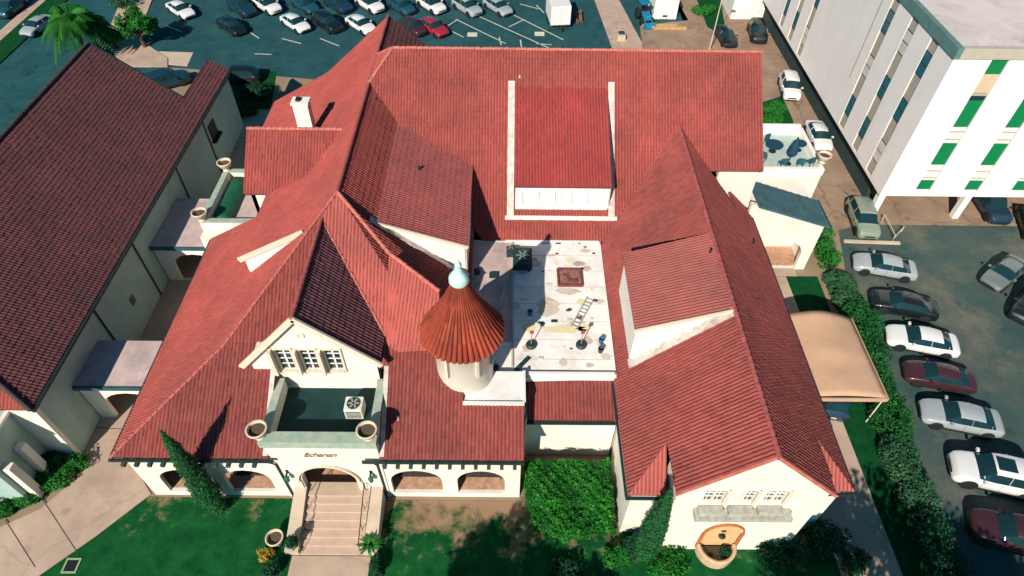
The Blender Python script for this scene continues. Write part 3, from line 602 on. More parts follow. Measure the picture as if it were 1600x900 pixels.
md_ = [(-11.05+x, GY-.002-z, 10.55+y) for x, y, z in mb.v]; mesh('medallion', md_, mb.f, TRIM, H)
for s, P_, xe in ((-1, BW, -14.85), (1, BE, -6.98)):
    MB().bar((-11.05, 21.40, 12.28-.05), (xe, 21.40, Z(P_, xe, 0)-.05), .13, .34).build('fascia', TRIM, H)
wbox(-7.7, -7.351, 22.12, 24.5, 5.0, 8.1); wbox(-14.38, -14.0, 22.12, 24.5, 5.0, 8.2)
for x in (bayL-.16, bayR+.16):
    MB().bar((x, 17.5, Z(PSL, 0, 17.5)+.06), (x, 21.9, Z(PSL, 0, 21.9)+.06), .26, .10).build('flashing', WHB, H)
def vent_on(px, py, P_, h_=.35, r_=.07, m_=None):
    q = PL(px, py, P_); MB().lathe((q[0], q[1], q[2]-.05), [(r_*1.6, 0), (r_, .12), (r_, h_), (r_*1.2, h_), (r_*1.2, h_+.05), (0, h_+.06)], 10).build('vent_pipe', m_ or GUTTER, H)
for px, py, P_ in ((655, 266, PDE), (1109, 396, PDR), (1176, 382, PRE)): vent_on(px, py, P_)
for px, py, P_ in ((812, 122, PM), (622, 655, PSL), (700, 420, PE)): vent_on(px, py, P_, .22, .06, TRIM)
# script sign on the entrance wall
cu = bpy.data.curves.new('script_sign', 'FONT'); cu.body = 'Echanan'; cu.size = .6; cu.shear = .35; cu.extrude = .02; cu.offset = .0; cu.align_x = 'CENTER'
cu.space_character = .92
tmp = bpy.data.objects.new('tmp', cu); COL.objects.link(tmp); bpy.context.view_layer.update()
me = bpy.data.meshes.new_from_object(tmp.evaluated_get(bpy.context.evaluated_depsgraph_get())); bpy.data.objects.remove(tmp)
me.transform(Matrix.Translation((-10.3, BY-.04, 5.05)) @ Matrix.Rotation(math.pi/2, 4, 'X'))
me.materials.clear(); me.materials.append(mat('bronze_letters', (.36, .22, .13, 1), .5, .2, 5, 0)); link(bpy.data.objects.new('script_sign', me), H)
# turret
TX, TY = -2.42, 22.25; TZ = 10.42
hw = MB().lathe((TX, TY, 0), [(1.62, 5.2), (1.62, TZ-.25), (1.78, TZ-.2), (1.78, TZ-.02)], 40).build('turret_wall', CREAM, H, True); part_of(hw)
for a0 in (-62, -20, -118):
    a_ = R_(a0); d = Vector((math.cos(a_), math.sin(a_), 0)); t_ = Vector((-d.y, d.x, 0)); c_ = Vector((TX, TY, 0))+d*1.60
    b_ = MB(); b_.bar(c_+Vector((0, 0, 8.2)), c_+Vector((0, 0, 10.0)), .5, .16, up=tuple(t_)); b_.build('turret_window', TRIM if a0 != -20 else GLASS, hw)
NT = 44; RT = 2.14; HT = 14.3
cone = MB().lathe((TX, TY, 0), [(RT-.05, TZ-.1), (RT-.02, TZ), (1.16, TZ+1.85), (.33, HT), (.01, HT)], 44).build('turret_roof', mat('rust_under', (.30, .05, .03, 1), .9, .3, 3, 0), H); part_of(cone)
prof = [(RT+.06, TZ-.02), (1.66, TZ+.95), (1.20, TZ+1.85), (.78, TZ+2.7), (.34, HT)]
for k in range(NT):
    a_ = 2*math.pi*k/NT; v = []; uv_ = []; jr = random.uniform(-.02, .05)
    row = []
    for i in range(len(prof)-1):
        for tt_, lf in ((0., .03), (1., .012)) if i == 0 else ((0., .014), (1., .008)):
            row.append((prof[i][0]+(prof[i+1][0]-prof[i][0])*tt_+(jr if i == 0 and tt_ == 0 else 0), prof[i][1]+(prof[i+1][1]-prof[i][1])*tt_, lf))
    for r, z, lf in row:
        wdt = r*2*math.pi/NT*.47; d = Vector((math.cos(a_), math.sin(a_), 0)); t_ = Vector((-d.y, d.x, 0))
        for q in range(5):
            th = math.pi*q/4; v.append(Vector((TX, TY, z))+d*(r+(.02+lf)*.6+math.sin(th)*wdt*.75)+t_*(-math.cos(th)*wdt)+Vector((0, 0, lf*.8+math.sin(th)*wdt*.45)))
    nr_ = len(row); f_ = [(i*5+q, i*5+q+1, i*5+q+6, i*5+q+5) for i in range(nr_-1) for q in range(4)]+[(0, 5-1, 3, 2, 1)]
    idc = []
    for fi, ff in enumerate(f_):
        kk = fi//4 if fi < (nr_-1)*4 else 0
        idc += [(k+.5, kk//2+.5)]*len(ff)
    o = mesh('tile_rib', v, f_, TILET, cone, False, idc)
MB().lathe((TX, TY, 0), [(RT, TZ-.18), (RT+.03, TZ-.12), (RT-.04, TZ-.06)], 40).build('eave_ring', TRIM, cone, True)
fin = MB().lathe((TX, TY, 0), [(.40, HT-.12), (.52, HT+.05), (.50, HT+.35), (.33, HT+.62), (.20, HT+.85), (.16, HT+1.1), (.19, HT+1.18), (.05, HT+1.45), (.005, HT+1.5)], 20).build('finial', VERD, H, True)
# flat roof court round the turret
FZ = 6.0
fl = sheet('flat_roof', [(-3.2, 22.0), (6.55, 22.4), (6.62, 34.12), (-3.2, 34.12)], FZ, FLATW, H, thick=.3); part_of(fl)
box('parapet', -2.46, 1.02, 20.0, 20.2, 6.2, 6.62, WHITE, fl); sheet('roof_deck', [(-2.4, 20.2), (1.1, 20.2), (1.1, 22.35), (-2.4, 22.35)], 6.5, FLATW, fl, thick=.4)
box('parapet', 1.1, 6.42, 22.36, 22.56, 5.6, 6.22, WHITE, fl); box('parapet', .95, 1.1, 20.2, 22.36, 5.2, 6.60, WHITE, fl)
box('roof_curb', .28, .40, 23.0, 34.0, 6.003, 6.10, FLATG, fl); box('roof_curb', -.2, 6.5, 33.9, 34.1, 6.003, 6.14, WHITE, fl)
sheet('grey_membrane', [(-3.0, 24.9), (.28, 24.9), (.28, 33.9), (-3.0, 33.9)], 6.006, FLATG, fl)
for q in (23.6, 25.1, 26.6, 28.1, 29.6, 31.1, 32.6): MB().box(.42, 6.5, q, q+.03, 6.003, 6.010).build('membrane_seam', FLATG, fl)
box('wall', 1.3, 6.6, 20.5, 20.85, 0, 4.55, CREAM, H); box('wall', 1.12, 1.3, 20.3, 22.3, 0, 4.7, CREAM, H)
MB().box(1.2, 6.45, 20.0, 20.14, 4.44, 4.62).build('gutter', GUTTER, H)
# walls of the south-east wing
SYW = 14.5
gz2 = lambda x: min(Z(PRW, x, 0), Z(PRE, x, 0))-.22
pw_ = [(x0, x0+.42) for x0 in (10.0, 10.54, 11.53, 12.07, 13.06, 13.60)]
hol = [[(a_, 6.35), (b_, 6.35), (b_, 7.65), (a_, 7.65)] for a_, b_ in pw_]
niche = archpts(11.1, 13.1, .3, 2.4, 3.5, 12)
prism2d('gable_wall', [(8.62, -.1), (16.2, -.1), (16.2, gz2(16.2)), (12.3, gz2(12.3)), (8.62, gz2(8.62))], hol+[niche], (0, SYW, 0), (1, 0, 0), (0, 0, 1), .35, CREAM, H)
for i in range(3):
    x0, x1 = pw_[2*i][0], pw_[2*i+1][1]
    fr = MB().box(x0-.1, x1+.1, SYW-.05, SYW-.002, 7.66, 7.76).box(x0-.1, x1+.1, SYW-.10, SYW-.002, 6.22, 6.34).box(x0-.1, x0-.02, SYW-.05, SYW-.002, 6.34, 7.66).box(x1+.02, x1+.1, SYW-.05, SYW-.002, 6.34, 7.66).build('window', WHITE, H); part_of(fr)
    for a_, b_ in pw_[2*i:2*i+2]:
        MB().box(a_, b_, SYW+.12, SYW+.15, 6.35, 7.65).build('pane', GLASS if b_ != pw_[2][1] else mat('pale_blind', (.66, .6, .52, 1)), fr)
        mb = MB()
        for zz in (6.8, 7.17): mb.box(a_, b_, SYW+.06, SYW+.118, zz, zz+.05)
        mb.box((a_+b_)/2-.02, (a_+b_)/2+.02, SYW+.07, SYW+.115, 6.35, 7.65); mb.build('mullion', WHITE, fr)
    MB().box(x1+.02, x1+.22, SYW-.16, SYW-.055, 6.3, 7.7).build('shutter', TRIM, fr)
    x0 -= .1
    box('planter_box', x0, x0+1.25, SYW-.45, SYW-.03, 5.62, 5.95, mat('grey_stone', (.42, .40, .34, 1), .9, .3, 4, .3, 20), H)
box('balcony_ledge', 9.75, 14.75, SYW-.62, SYW-.002, 5.28, 5.615, MATS['grey_stone'], H)
box('niche_back', 11.0, 13.2, SYW+.36, SYW+.45, .2, 3.6, mat('niche_ochre', (.72, .42, .20, 1), .85, .15, 2, .1), H)
mb = MB(); cx, rr = 12.1, 1.0; pts = [(cx+(rr+.10)*math.cos(math.pi*k/16), SYW-.02, 2.4+1.2*math.sin(math.pi*k/16)) for k in range(17)]
for i in range(16): mb.bar(pts[i], pts[i+1], .1, .2, up=(0, 1, 0))
for s in (-1, 1): mb.bar((cx+s*(rr+.1), SYW-.02, .5), (cx+s*(rr+.1), SYW-.02, 2.4), .1, .2, up=(1, 0, 0))
mb.build('niche_border', mat('orange_brick', (.46, .15, .06, 1), .85, .3, 5, .2), H)
mb = MB().lathe((12.1, SYW-.05, 2.0), [(.0, 0), (.18, .0), (.2, .1), (.1, .2), (.0, .2)], 12).box(11.98, 12.22, SYW-.02, SYW+.045, 2.5, 2.6); mb = None; MB().lathe((12.1, SYW-.05, 2.0), [(.0, 0), (.18, .0), (.2, .1), (.1, .2), (.0, .2)], 12).build('spout', IRON, H); MB().box(11.98, 12.22, SYW-.02, SYW+.045, 2.5, 2.6).build('plaque', IRON, H)
for x0, x1, y0 in ((6.75, 8.62, 15.45), (16.2, 18.1, 15.75)): wallS('wall', x0, x1, -.1, 5.5, y0, .3, CREAM, H)
wbox(6.75, 7.1, 15.76, 37.9, 0, 5.4); wbox(17.75, 18.1, 16.06, 37.9, 0, 5.4); wbox(8.62, 8.97, 14.86, 16.5, 0, 7.4); wbox(15.85, 16.2, 14.86, 16.5, 0, 7.3)
for x0, x1, y0 in ((6.3, 8.5, 15.0), (16.35, 18.5, 15.3)): MB().box(x0, x1, y0-.05, y0+.09, 5.42, 5.60).build('gutter', GUTTER, H)
MB().box(18.45, 18.57, 15.4, 38.0, 5.40, 5.58).build('gutter', GUTTER, H); MB().box(6.28, 6.40, 15.1, 22.3, 5.44, 5.62).build('gutter', GUTTER, H)
for s, P_, xe in ((-1, PRW, 8.4), (1, PRE, 16.4)):
    MB().bar((12.3, 14.27, 11.47-.06), (xe, 14.27, Z(P_, xe, 0)-.06), .08, .2).build('fascia', CAPM, H)
# walls of main block
wallS('wall', 15.3, 18.2, 0, 9.2, 38.25, .3, CREAM, H); wbox(17.85, 18.2, 38.56, 51, 0, 8.9)
prism2d('gable_wall', [(38.6, 8.9), (51.2, 8.9), (44.9, 14.6)], (), (18.2, 0, 0), (0, 1, 0), (0, 0, 1), .3, CREAM, H)
wbox(-3.0, 17.8, 51.0, 51.4, 0, 8.0); wbox(-20.9, -3.0, 53.0, 53.3, 0, 4.8)
prism2d('gable_wall', [(-20.9, 4.8), (-16.2, 7.9), (RX, 13.0), (-3.0, 6.9), (-3.0, 4.8)], (), (0, 53.0, 0), (1, 0, 0), (0, 0, 1), -.3, CREAM, H)
# west gable wing walls
wallS('wall', WX+.35, -12.0, 0, we[2]-.1, we[1]+.3, .3, CREAM, H)
prism2d('gable_wall', [(-(WY-we[1]-.3), 0), ((WY-we[1]-.3), 0), ((WY-we[1]-.3), we[2]), (0, WZ-.2), (-(WY-we[1]-.3), we[2])], (), (WX+.35, WY, 0), (0, -1, 0), (0, 0, 1), .3, CREAM, H)
# chimney on the west slope
ct = PX(470, 160, -15.2)
chm = box('chimney', -15.2-.55, -15.2+.55, ct[1]-.4, ct[1]+.4, 8.0, ct[2], WHITE, H); part_of(chm)
box('chimney_cap', -15.85, -14.55, ct[1]-.5, ct[1]+.5, ct[2], ct[2]+.18, WHITE, chm, .03); box('flue', -15.5, -15.2, ct[1]-.2, ct[1]+.2, ct[2]+.18, ct[2]+.35, IRON, chm)
# downpipes
for x in (-12.95, -7.25):
    s_ = 1 if x < -10 else 1
    MB().tube([(x-.25 if x < -10 else x-.1, 17.3, 4.78), (x, 17.47, 4.2), (x+.05, 17.47, .1)], .055, 6).build('downpipe', GUTTER, H)

# ================================================================ annex on the left
AN = wthing('annex_building', 'long annex with dull red tile roof left of the mission house', 'building', (-32, 38, 0))
PA = (6.2-.5*26.65, -.5, 0); PAW = (10.875+1.15*36, 1.15, 0); PAS = (6.2-.8*19.6, 0, .8)
slope('roof_slope', PA, [(-36, 19.6), (-28.5, 19.6), (-28.5, 50.6), (-36, 52.9)], TILEA, AN, [above(PAS, PA)], rib=.20, course=.31, amp=.034, step=.034)
slope('roof_slope', PA, [(-28.5, 19.6), (-26.65, 19.6), (-26.65, 57.3), (-28.5, 57.3)], TILEA, AN, [above(PAS, PA)], rib=.20, course=.31, amp=.034, step=.034)
slope('roof_slope', PAW, [(-36, 19.6), (-36, 52.9), (-40, 52.9), (-40, 19.6)], TILEA, AN, [above(PAS, PAW)])
slope('roof_slope', PAS, [(-40, 19.6), (-26.65, 19.6), (-26.65, 26), (-40, 26)], TILE, AN, [above(PA, PAS), above(PAW, PAS)])
CAPA = mat('ridge_tile_dark', (.07, .045, .05, 1), .8, .3, 2.5, .1, 30); cap('ridge_cap', (-36, 25.5, 10.87), (-36, 52.9, 10.87), CAPA, AN); cap('ridge_cap', (-26.65, 19.6, 6.2), (-34.2, 24.32, 9.97), CAPA, AN)
ACR = mat('stucco_shade_green', (.36, .48, .42, 1), .9, .1, .8, .3, 40, .2, stain=.25)  # cream stucco with the teal shade of these walls put into its colour
box('wall', -27.3, -27.0, 20.31, 57.0, 0, 5.95, ACR, AN); box('wall', -28.6, -27.0, 20.0, 20.3, 0, 5.95, CREAM, AN)
box('wall', -39.5, -27.31, 50.4, 50.7, 0, 6.0, ACR, AN); box('wall', -28.5, -27.31, 50.71, 57.0, 0, 5.3, ACR, AN); box('wall', -39.5, -39.2, 20, 50.3, 0, 6.0, ACR, AN)
MB().box(-26.65, -26.5, 19.6, 57.3, 6.0, 6.2).build('gutter', GUTTER, AN); MB().bar((-28.5, 50.66, 7.12), (-36, 52.96, 10.87), .14, .25).build('fascia', GUTTER, AN)
MB().box(-28.55, -28.42, 50.7, 57.3, 6.85, 7.15).build('fascia', GUTTER, AN)
for y in (27.6, 33.9, 42.8, 49.4): MB().tube([(-26.62, y, 5.95), (-26.93, y, 5.6), (-26.93, y, .1)], .06, 6).build('downpipe', GUTTER, AN)
wx = MB().box(-27.0, -26.6, 49.8, 51.6, 3.0, 3.15).box(-26.98, -26.9, 50.0, 51.4, 3.15, 4.6).build('window_awning', IRON, AN)
MB().box(-26.998, -26.94, 30.8, 31.3, 2.3, 3.0).build('wall_vent', mat('vent_grey', (.12, .14, .13, 1)), AN)
# projecting front room of the annex
fb = box('front_room', -40, -28.61, 17.0, 20.29, 0, 5.3, ACR, AN); part_of(fb)
box('coping', -40, -28.5, 16.85, 17.1, 5.3, 5.5, CREAM, fb); box('coping', -28.75, -28.5, 17.1, 20.2, 5.3, 5.5, CREAM, fb)
for y in (17.3, 18.6): box('buttress', -28.6, -28.1, y, y+.5, 0, 3.6, CREAM, fb, .04)
for x in (-33.2, -35.6): box('pier', x, x+.5, 16.5, 16.99, 0, 4.2, CREAM, fb, .04)

# ================================================================ covered walkways between annex and house
BLUEF = mat('fascia_teal', (.03, .09, .11, 1), .6, .2, 2, 0)
for (y0, y1, zt, lab) in ((22.75, 26.5, 3.75, 'flat grey roofed walkway with white arch nearest the garden path'), (35.3, 41.1, 3.75, 'flat grey roofed walkway below the west roof terrace')):
    W = wthing('covered_walkway', lab, 'walkway', (-24.5, y0, 0), 'covered walkways')
    sheet('flat_roof', [(-26.98, y0+.12), (-21.45, y0+.12), (-21.45, y1), (-26.98, y1)], zt, FLATG, W, thick=.2)
    box('fascia', -26.98, -21.45, y0-.02, y0+.115, zt-.25, zt+.05, BLUEF, W)
    wallS('arch_wall', -26.9, -21.5, 0, zt-.26, y0+.2, .3, CREAM, W, [archpts(-25.9, -22.3, .02, 1.6, 2.9)])
    box('back_wall', -26.9, -21.5, y1-.35, y1-.05, 0, zt-.26, CREAM, W)
# ================================================================ west roof terrace
TW = wthing('roof_terrace', 'small west roof terrace with grey floor, copper topped parapet and two urns', 'terrace', (-20.3, 39, 0))
box('terrace_block', -22.6, -17.66, 35.05, 42.15, 3.0, 5.1, CREAM, TW); sheet('terrace_floor', [(-22.3, 36.2), (-17.9, 36.2), (-17.9, 41.8), (-22.3, 41.8)], 5.11, FLATG, TW)
for x0, x1, y0, y1 in ((-22.65, -22.25, 35.85, 42.15), (-22.24, -17.9, 35.85, 36.2), (-22.24, -17.9, 41.8, 42.15)):
    box('parapet', x0, x1, y0, y1, 5.105, 5.85, CREAM, TW); box('coping', x0-.05, x1+.05 if x1 > -20 else x1-.005, y0-.05, y1+.05, 5.855, 5.97, COPPER, TW, .02)
GRT = mat('green_tarp', (.015, .10, .055, 1), .55, .4, 1.5, .3, 8)
mb = MB(); n = 12; v = []
for i in range(9):
    y = 36.5+5.0*i/8; v += [(-21.45-.75*math.cos(math.pi*k/n), y, 5.12+(.62+.05*math.sin(i*2.1+k))*math.sin(math.pi*k/n)) for k in range(n+1)]
mb.add(v, [(i*(n+1)+k, (i+1)*(n+1)+k, (i+1)*(n+1)+k+1, i*(n+1)+k+1) for i in range(8) for k in range(n)]+[tuple(range(n+1)), tuple(8*(n+1)+k for k in range(n, -1, -1))])
tag(mb.build('green_tarp', GRT, None, True), 'dark green tarp over a long bench on the west roof terrace', 'tarp')
URN = mat('urn_stone', (.66, .52, .38, 1), .85, .15, 3, .2, 25); SOIL = mat('soil', (.10, .075, .05, 1), .95, .3, 8, .3)
def urn(x, y, z, lab, r=.55, grp='stone urns on the parapets'):
    t = thing('urn', lab, 'urn', (x, y, z), grp)
    MB().lathe((0, 0, 0), [(.0, 0), (r*.5, 0), (r*.5, .06), (r*.3, .12), (r*.32, .2), (r*.75, .4), (r*.96, .68), (r*1.03, .74), (r*1.03, .82), (r*.86, .82), (r*.82, .6)], 20).build('bowl', URN, t, True)
    MB().lathe((0, 0, 0), [(.0, .64), (r*.83, .62)], 16).build('soil', SOIL, t)
for x, y, z, l in ((-22.45, 36.0, 5.97, 'round stone urn at the near corner of the west roof terrace'), (-22.45, 42.0, 5.97, 'round stone urn at the far corner of the west roof terrace'),
                   (-13.15, 17.72, 6.86, 'round stone urn on the left front corner of the entrance balcony'), (-7.35, 17.72, 6.86, 'round stone urn on the right front corner of the entrance balcony'),
                   (25.75, 43.9, 5.95, 'round stone urn on the corner of the east roof terrace')): urn(x, y, z, l)
# ================================================================ east terrace, side porch
TE = wthing('roof_terrace', 'east roof terrace with patio furniture behind a white parapet', 'terrace', (22, 46, 0))
box('terrace_block', 18.21, 26.0, 43.6, 49.6, 0, 4.9, CREAM, TE); sheet('terrace_floor', [(18.25, 43.9), (25.7, 43.9), (25.7, 49.3), (18.25, 49.3)], 4.91, mat('deck_pale', (.42, .50, .46, 1), .8, .15, 1, .1), TE)
for x0, x1, y0, y1 in ((18.22, 26.05, 43.55, 43.88), (25.72, 26.05, 43.885, 49.6), (18.22, 25.715, 49.32, 49.6)): box('parapet', x0, x1, y0, y1, 4.905, 5.5 if y0 < 49 else 5.9, WHITE, TE)
BLU = mat('patio_blue', (.01, .05, .09, 1), .6, .2, 3, 0); TEALM = mat('patio_teal', (.02, .10, .12, 1), .6, .2, 3, 0)
def chair(x, y, rz, lab):
    t = thing('patio_chair', lab, 'chair', (x, y, 4.915), 'chairs on the east terrace', rz)
    box('seat', -.26, .26, -.26, .26, .38, .46, TEALM, t, .02); b_ = box('backrest', -.26, .26, .20, .28, .46, .98, TEALM, t, .02)
    for sx in (-.22, .22):
        for sy in (-.22, .22): MB().tube([(sx, sy, 0), (sx, sy, .38)], .025, 6).build('leg', IRON, t)
def table(x, y, lab, r=.6):
    t = thing('patio_table', lab, 'table', (x, y, 4.915), 'tables on the east terrace')
    MB().lathe((0, 0, 0), [(0, .70), (r, .70), (r, .74), (0, .74)], 20).build('table_top', BLU, t); MB().tube([(0, 0, .05), (0, 0, .70)], .05, 8).build('post', IRON, t); MB().lathe((0, 0, 0), [(.32, 0), (.32, .05), (0, .05)], 14).build('foot', IRON, t)
def tp(x, y): p = G(x, y, 5.2); return p[0], p[1]
xa, ya = tp(1208, 232); table(xa, ya, 'dark round patio table nearest the red roof edge', .75)
xa, ya = tp(1248, 230); table(xa, ya, 'dark round patio table right of the closed blue parasol', .55)
for (px, py, rz, l) in ((1200, 222, .3, 'patio chair behind the table nearest the red roof'), (1193, 246, 2.5, 'patio chair at the roof edge end of the terrace'), (1222, 256, 3.3, 'patio chair left in the front row by the parapet'),
                        (1250, 256, 2.9, 'patio chair in the middle of the front row by the parapet'), (1266, 254, 3.6, 'patio chair beside the stone urn')):
    xa, ya = tp(px, py); chair(xa, ya, rz, l)
xa, ya = tp(1233, 252); t = thing('parasol', 'closed dark blue parasol on the east roof terrace', 'parasol', (xa, ya, 4.915))
MB().tube([(0, 0, 0), (0, 0, 2.7)], .03, 8).build('pole', IRON, t); MB().lathe((0, 0, 0), [(.25, .0), (.25, .08), (0, .08)], 14).build('foot', IRON, t)
MB().lathe((0, 0, 0), [(.30, .95), (.42, 1.2), (.3, 1.9), (.10, 2.55), (.0, 2.75)], 9).build('canopy', BLU, t)
# side porch with lean-to roof
SP = wthing('side_porch', 'cream side porch with arched opening under a slate blue lean-to roof', 'porch', (21.5, 39, 0))
p0, p1 = PY(1168, 317, 37.1), PY(1298, 355, 37.1); kx = (p1[2]-p0[2])/(p1[0]-p0[0]); PSP = (p0[2]-kx*p0[0], kx, 0)
SLATE = mat('slate_roof', (.055, .125, .145, 1), .7, .25, 1.2, .2, 12)
v = [(x, y, Z(PSP, x, 0)+dz) for x in (18.6, p1[0]) for y in (37.1, 40.3) for dz in (-.16, 0)]
mesh('lean_to_roof', v, BOXF, SLATE, SP)
for i in range(9):
    x = 18.9+i*.68
    if x < p1[0]-.1: MB().bar((x, 37.1, Z(PSP, x, 0)+.02), (x, 40.3, Z(PSP, x, 0)+.02), .06, .05).build('roof_seam', SLATE, SP)
MB().box(p1[0], p1[0]+.1, 37.1, 40.3, Z(PSP, p1[0], 0)-.2, Z(PSP, p1[0], 0)+.02).build('fascia', GUTTER, SP)
zt = lambda x: Z(PSP, x, 0)-.2
prism2d('arch_wall', [(18.15, 0), (24.3, 0), (24.3, zt(24.3)), (18.15, zt(18.15))], [archpts(20.1, 23.5, .05, 1.7, 3.15)], (0, 37.4, 0), (1, 0, 0), (0, 0, 1), .35, CREAM, SP)
box('side_wall', 24.0, 24.3, 37.76, 40.0, 0, zt(24.3)-.02, CREAM, SP); box('back_wall', 18.3, 24.3, 40.01, 43.55, 0, 4.7, CREAM, SP); box('floor', 18.3, 23.95, 37.76, 40.0, 0, .12, TERRA, SP)
box('step', 20.0, 23.5, 36.6, 37.39, 0, .10, CONC, SP)
# tan barrel canopy over the side path
CN = wthing('canopy', 'tan fabric barrel canopy over the side path', 'canopy', (22, 26, 0)); TAN = mat('tan_canvas', (.56, .34, .215, 1), .8, .08, .8, .1, 12)
v = []; nA, nB = 14, 16; x0, x1 = 18.65, 24.3
for i in range(nB+1):
    t_ = i/nB; y = 23.0+6.6*t_
    for k in range(nA+1):
        a_ = k/nA; zz = 3.0+(.25+.55*t_)*(1-(2*a_-1)**2)+.05*math.sin(i*.9)*math.sin(a_*math.pi)*(1+.5*math.sin(k))
        if i in (4, 8, 12): zz += .03
        v.append((x0+(x1-x0)*a_, y, zz))
f = [(i*(nA+1)+k, i*(nA+1)+k+1, (i+1)*(nA+1)+k+1, (i+1)*(nA+1)+k) for i in range(nB) for k in range(nA)]
o = mesh('fabric', v, f, TAN, CN, True); sm = o.modifiers.new('t', 'SOLIDIFY'); sm.thickness = .03
box('valance', x0, x1, 22.9, 22.98, 2.72, 3.04, TAN, CN); box('valance', 24.31, 24.36, 22.9, 29.6, 2.75, 3.06, TAN, CN)
for y in (23.1, 26.3, 29.5): MB().tube([(24.2, y, 0), (24.2, y, 2.95)], .045, 8).build('post', TRIM, CN)
MB().tube([(24.2, 23.1, 2.9), (18.8, 23.1, 2.9)], .04, 6).build('cross_tube', TRIM, CN)

# ================================================================ office block on the right
OB = wthing('office_block', 'white office block on columns with narrow window strips and green panels', 'building', (45, 65, 0))
OX, OY, OZ0, OZ1 = 31.75, 43.6, 3.0, 16.0; OX1, OY1 = 66.0, 92.0
OW = mat('office_white', (.88, .79, .745, 1), .85, .05, .5, .1, 30, .2, stain=.08); OS = mat('office_south', (.80, .765, .72, 1), .85, .04, .5, .1, 30, .2, stain=.06)  # OW is lightened to stand in for stronger sun on the west face
SPN = mat('spandrel_tan', (.42, .36, .29, 1), .8, .1, 3, 0); GRN = mat('green_panel', (.004, .19, .06, 1), .5, .1, 3, 0); PNK = mat('spandrel_pale', (.72, .64, .63, 1), .8, .05, 3, 0)
box('core', OX+.45, OX1, OY+.45, OY1, OZ0+.02, OZ1-.3, SPN, OB)
box('soffit', OX+.02, OX1, OY+.02, OY1, OZ0-.25, OZ0, OW, OB)
# west face: strips given by photo columns near the foot of the wall
ws = []
for px, py in ((1362, 258), (1338, 225), (1317, 190), (1249, 80), (1234, 58), (1221, 36)):
    ws.append(PX(px, py, OX)[1])
ws = sorted(ws)+[70.5+i*2.9 for i in range(0)]
edges = [OY]; SW = 1.15
for y in ws: edges += [y-SW/2, y+SW/2]
edges.append(OY1)
for i in range(0, len(edges), 2): box('wall_panel', OX, OX+.44, edges[i] if i else OY+.0, edges[i+1], OZ0+.004, OZ1-.7, OW, OB)
for j, y in enumerate(ws):
    box('spandrel', OX+.08, OX+.445, y-SW/2, y+SW/2, OZ0+.01, OZ1-.72, SPN, OB)
    for q, zz in enumerate((4.3, 8.3, 12.3)):
        wn = box('window', OX+.05, OX+.078, y-SW/2+.02, y+SW/2-.02, zz, zz+1.9, GUTTER, OB); part_of(wn)
        for m_ in range(2): box('pane', OX+.03, OX+.048, y-SW/2+.05, y+SW/2-.05, zz+.08+m_*.92, zz+.9+m_*.92, glassmat('office_glass', (.03, .13, .17, 1)) if (j+q) % 3 else mat('pale_blind', (.66, .6, .52, 1)), wn)
MB().box(OX-.012, OX+.01, 55.6, 55.75, 7.0, 14.6).build('wall_slit', SPN, OB)
# south face
ss = []
for px, py in ((1447, 288), (1523, 288), (1598, 288)): ss.append(PY(px, py, OY)[0])
ss += [ss[-1]+4.05*k_ for k_ in range(1, 6)]; W2 = 1.25
edges = [OX+.445]
for x in ss: edges += [x-W2/2, x+W2/2]
edges.append(OX1)
for i in range(0, len(edges), 2): box('wall_panel', edges[i], edges[i+1], OY, OY+.44, OZ0+.004, OZ1-.7, OS, OB)
for x in ss:
    box('spandrel', x-W2/2, x+W2/2, OY+.2, OY+.445, OZ0+.01, OZ1-.72, PNK, OB)
    lay = [(3.45, 4.35, GRN), (6.0, 8.05, GRN), (9.6, 11.9, GRN), (11.95, 12.25, GLASS), (12.3, 12.5, SPN), (14.1, 15.25, GRN)]
    for a_, b_, m_ in lay: box('panel' if m_ is not GLASS else 'window', x-W2/2+.02, x+W2/2-.02, OY+.10, OY+.198, a_, b_, m_, OB)
    box('panel', x-W2/2+.03, x+W2/2-.03, OY+.11, OY+.197, 12.55, 14.05, mat('ochre_panel', (.62, .45, .30, 1), .8, .1, 3, 0), OB)
    for zz in (4.6, 5.3, 8.4, 9.1): box('mullion', x-W2/2+.02, x+W2/2-.02, OY+.12, OY+.196, zz, zz+.06, SPN, OB)
PARA = mat('parapet_teal', (.12, .22, .20, 1), .7, .2, 2, 0)
box('parapet', OX-.12, OX+.30, OY-.12, OY1, OZ1-.69, OZ1+.12, PARA, OB); box('parapet', OX+.301, OX1, OY-.12, OY+.3, OZ1-.69, OZ1+.12, mat('parapet_tan', (.46, .40, .32, 1), .8, .1, 2, 0), OB)
sheet('roof', [(OX+.3, OY+.3), (OX1, OY+.3), (OX1, OY1), (OX+.3, OY1)], OZ1-.15, mat('roof_gravel', (.66, .56, .535, 1), .9, .12, .25, .3, 30, .2, stain=.35), OB, thick=.14)
for x in (32.3, 39.8, 47.3, 54.8):
    for y in (44.2, 53.0, 62, 71, 80, 89): 
        if (x > 33 and y < 60) or y < 45: box('column', x-.28, x+.28, y-.28, y+.28, 0, OZ0-.252, OS, OB, .02)
box('base_wall', 32.6, 32.9, 46.5, OY1, 0, OZ0-.251, mat('dark_base', (.03, .05, .05, 1), .9, .2, 1, 0), OB)

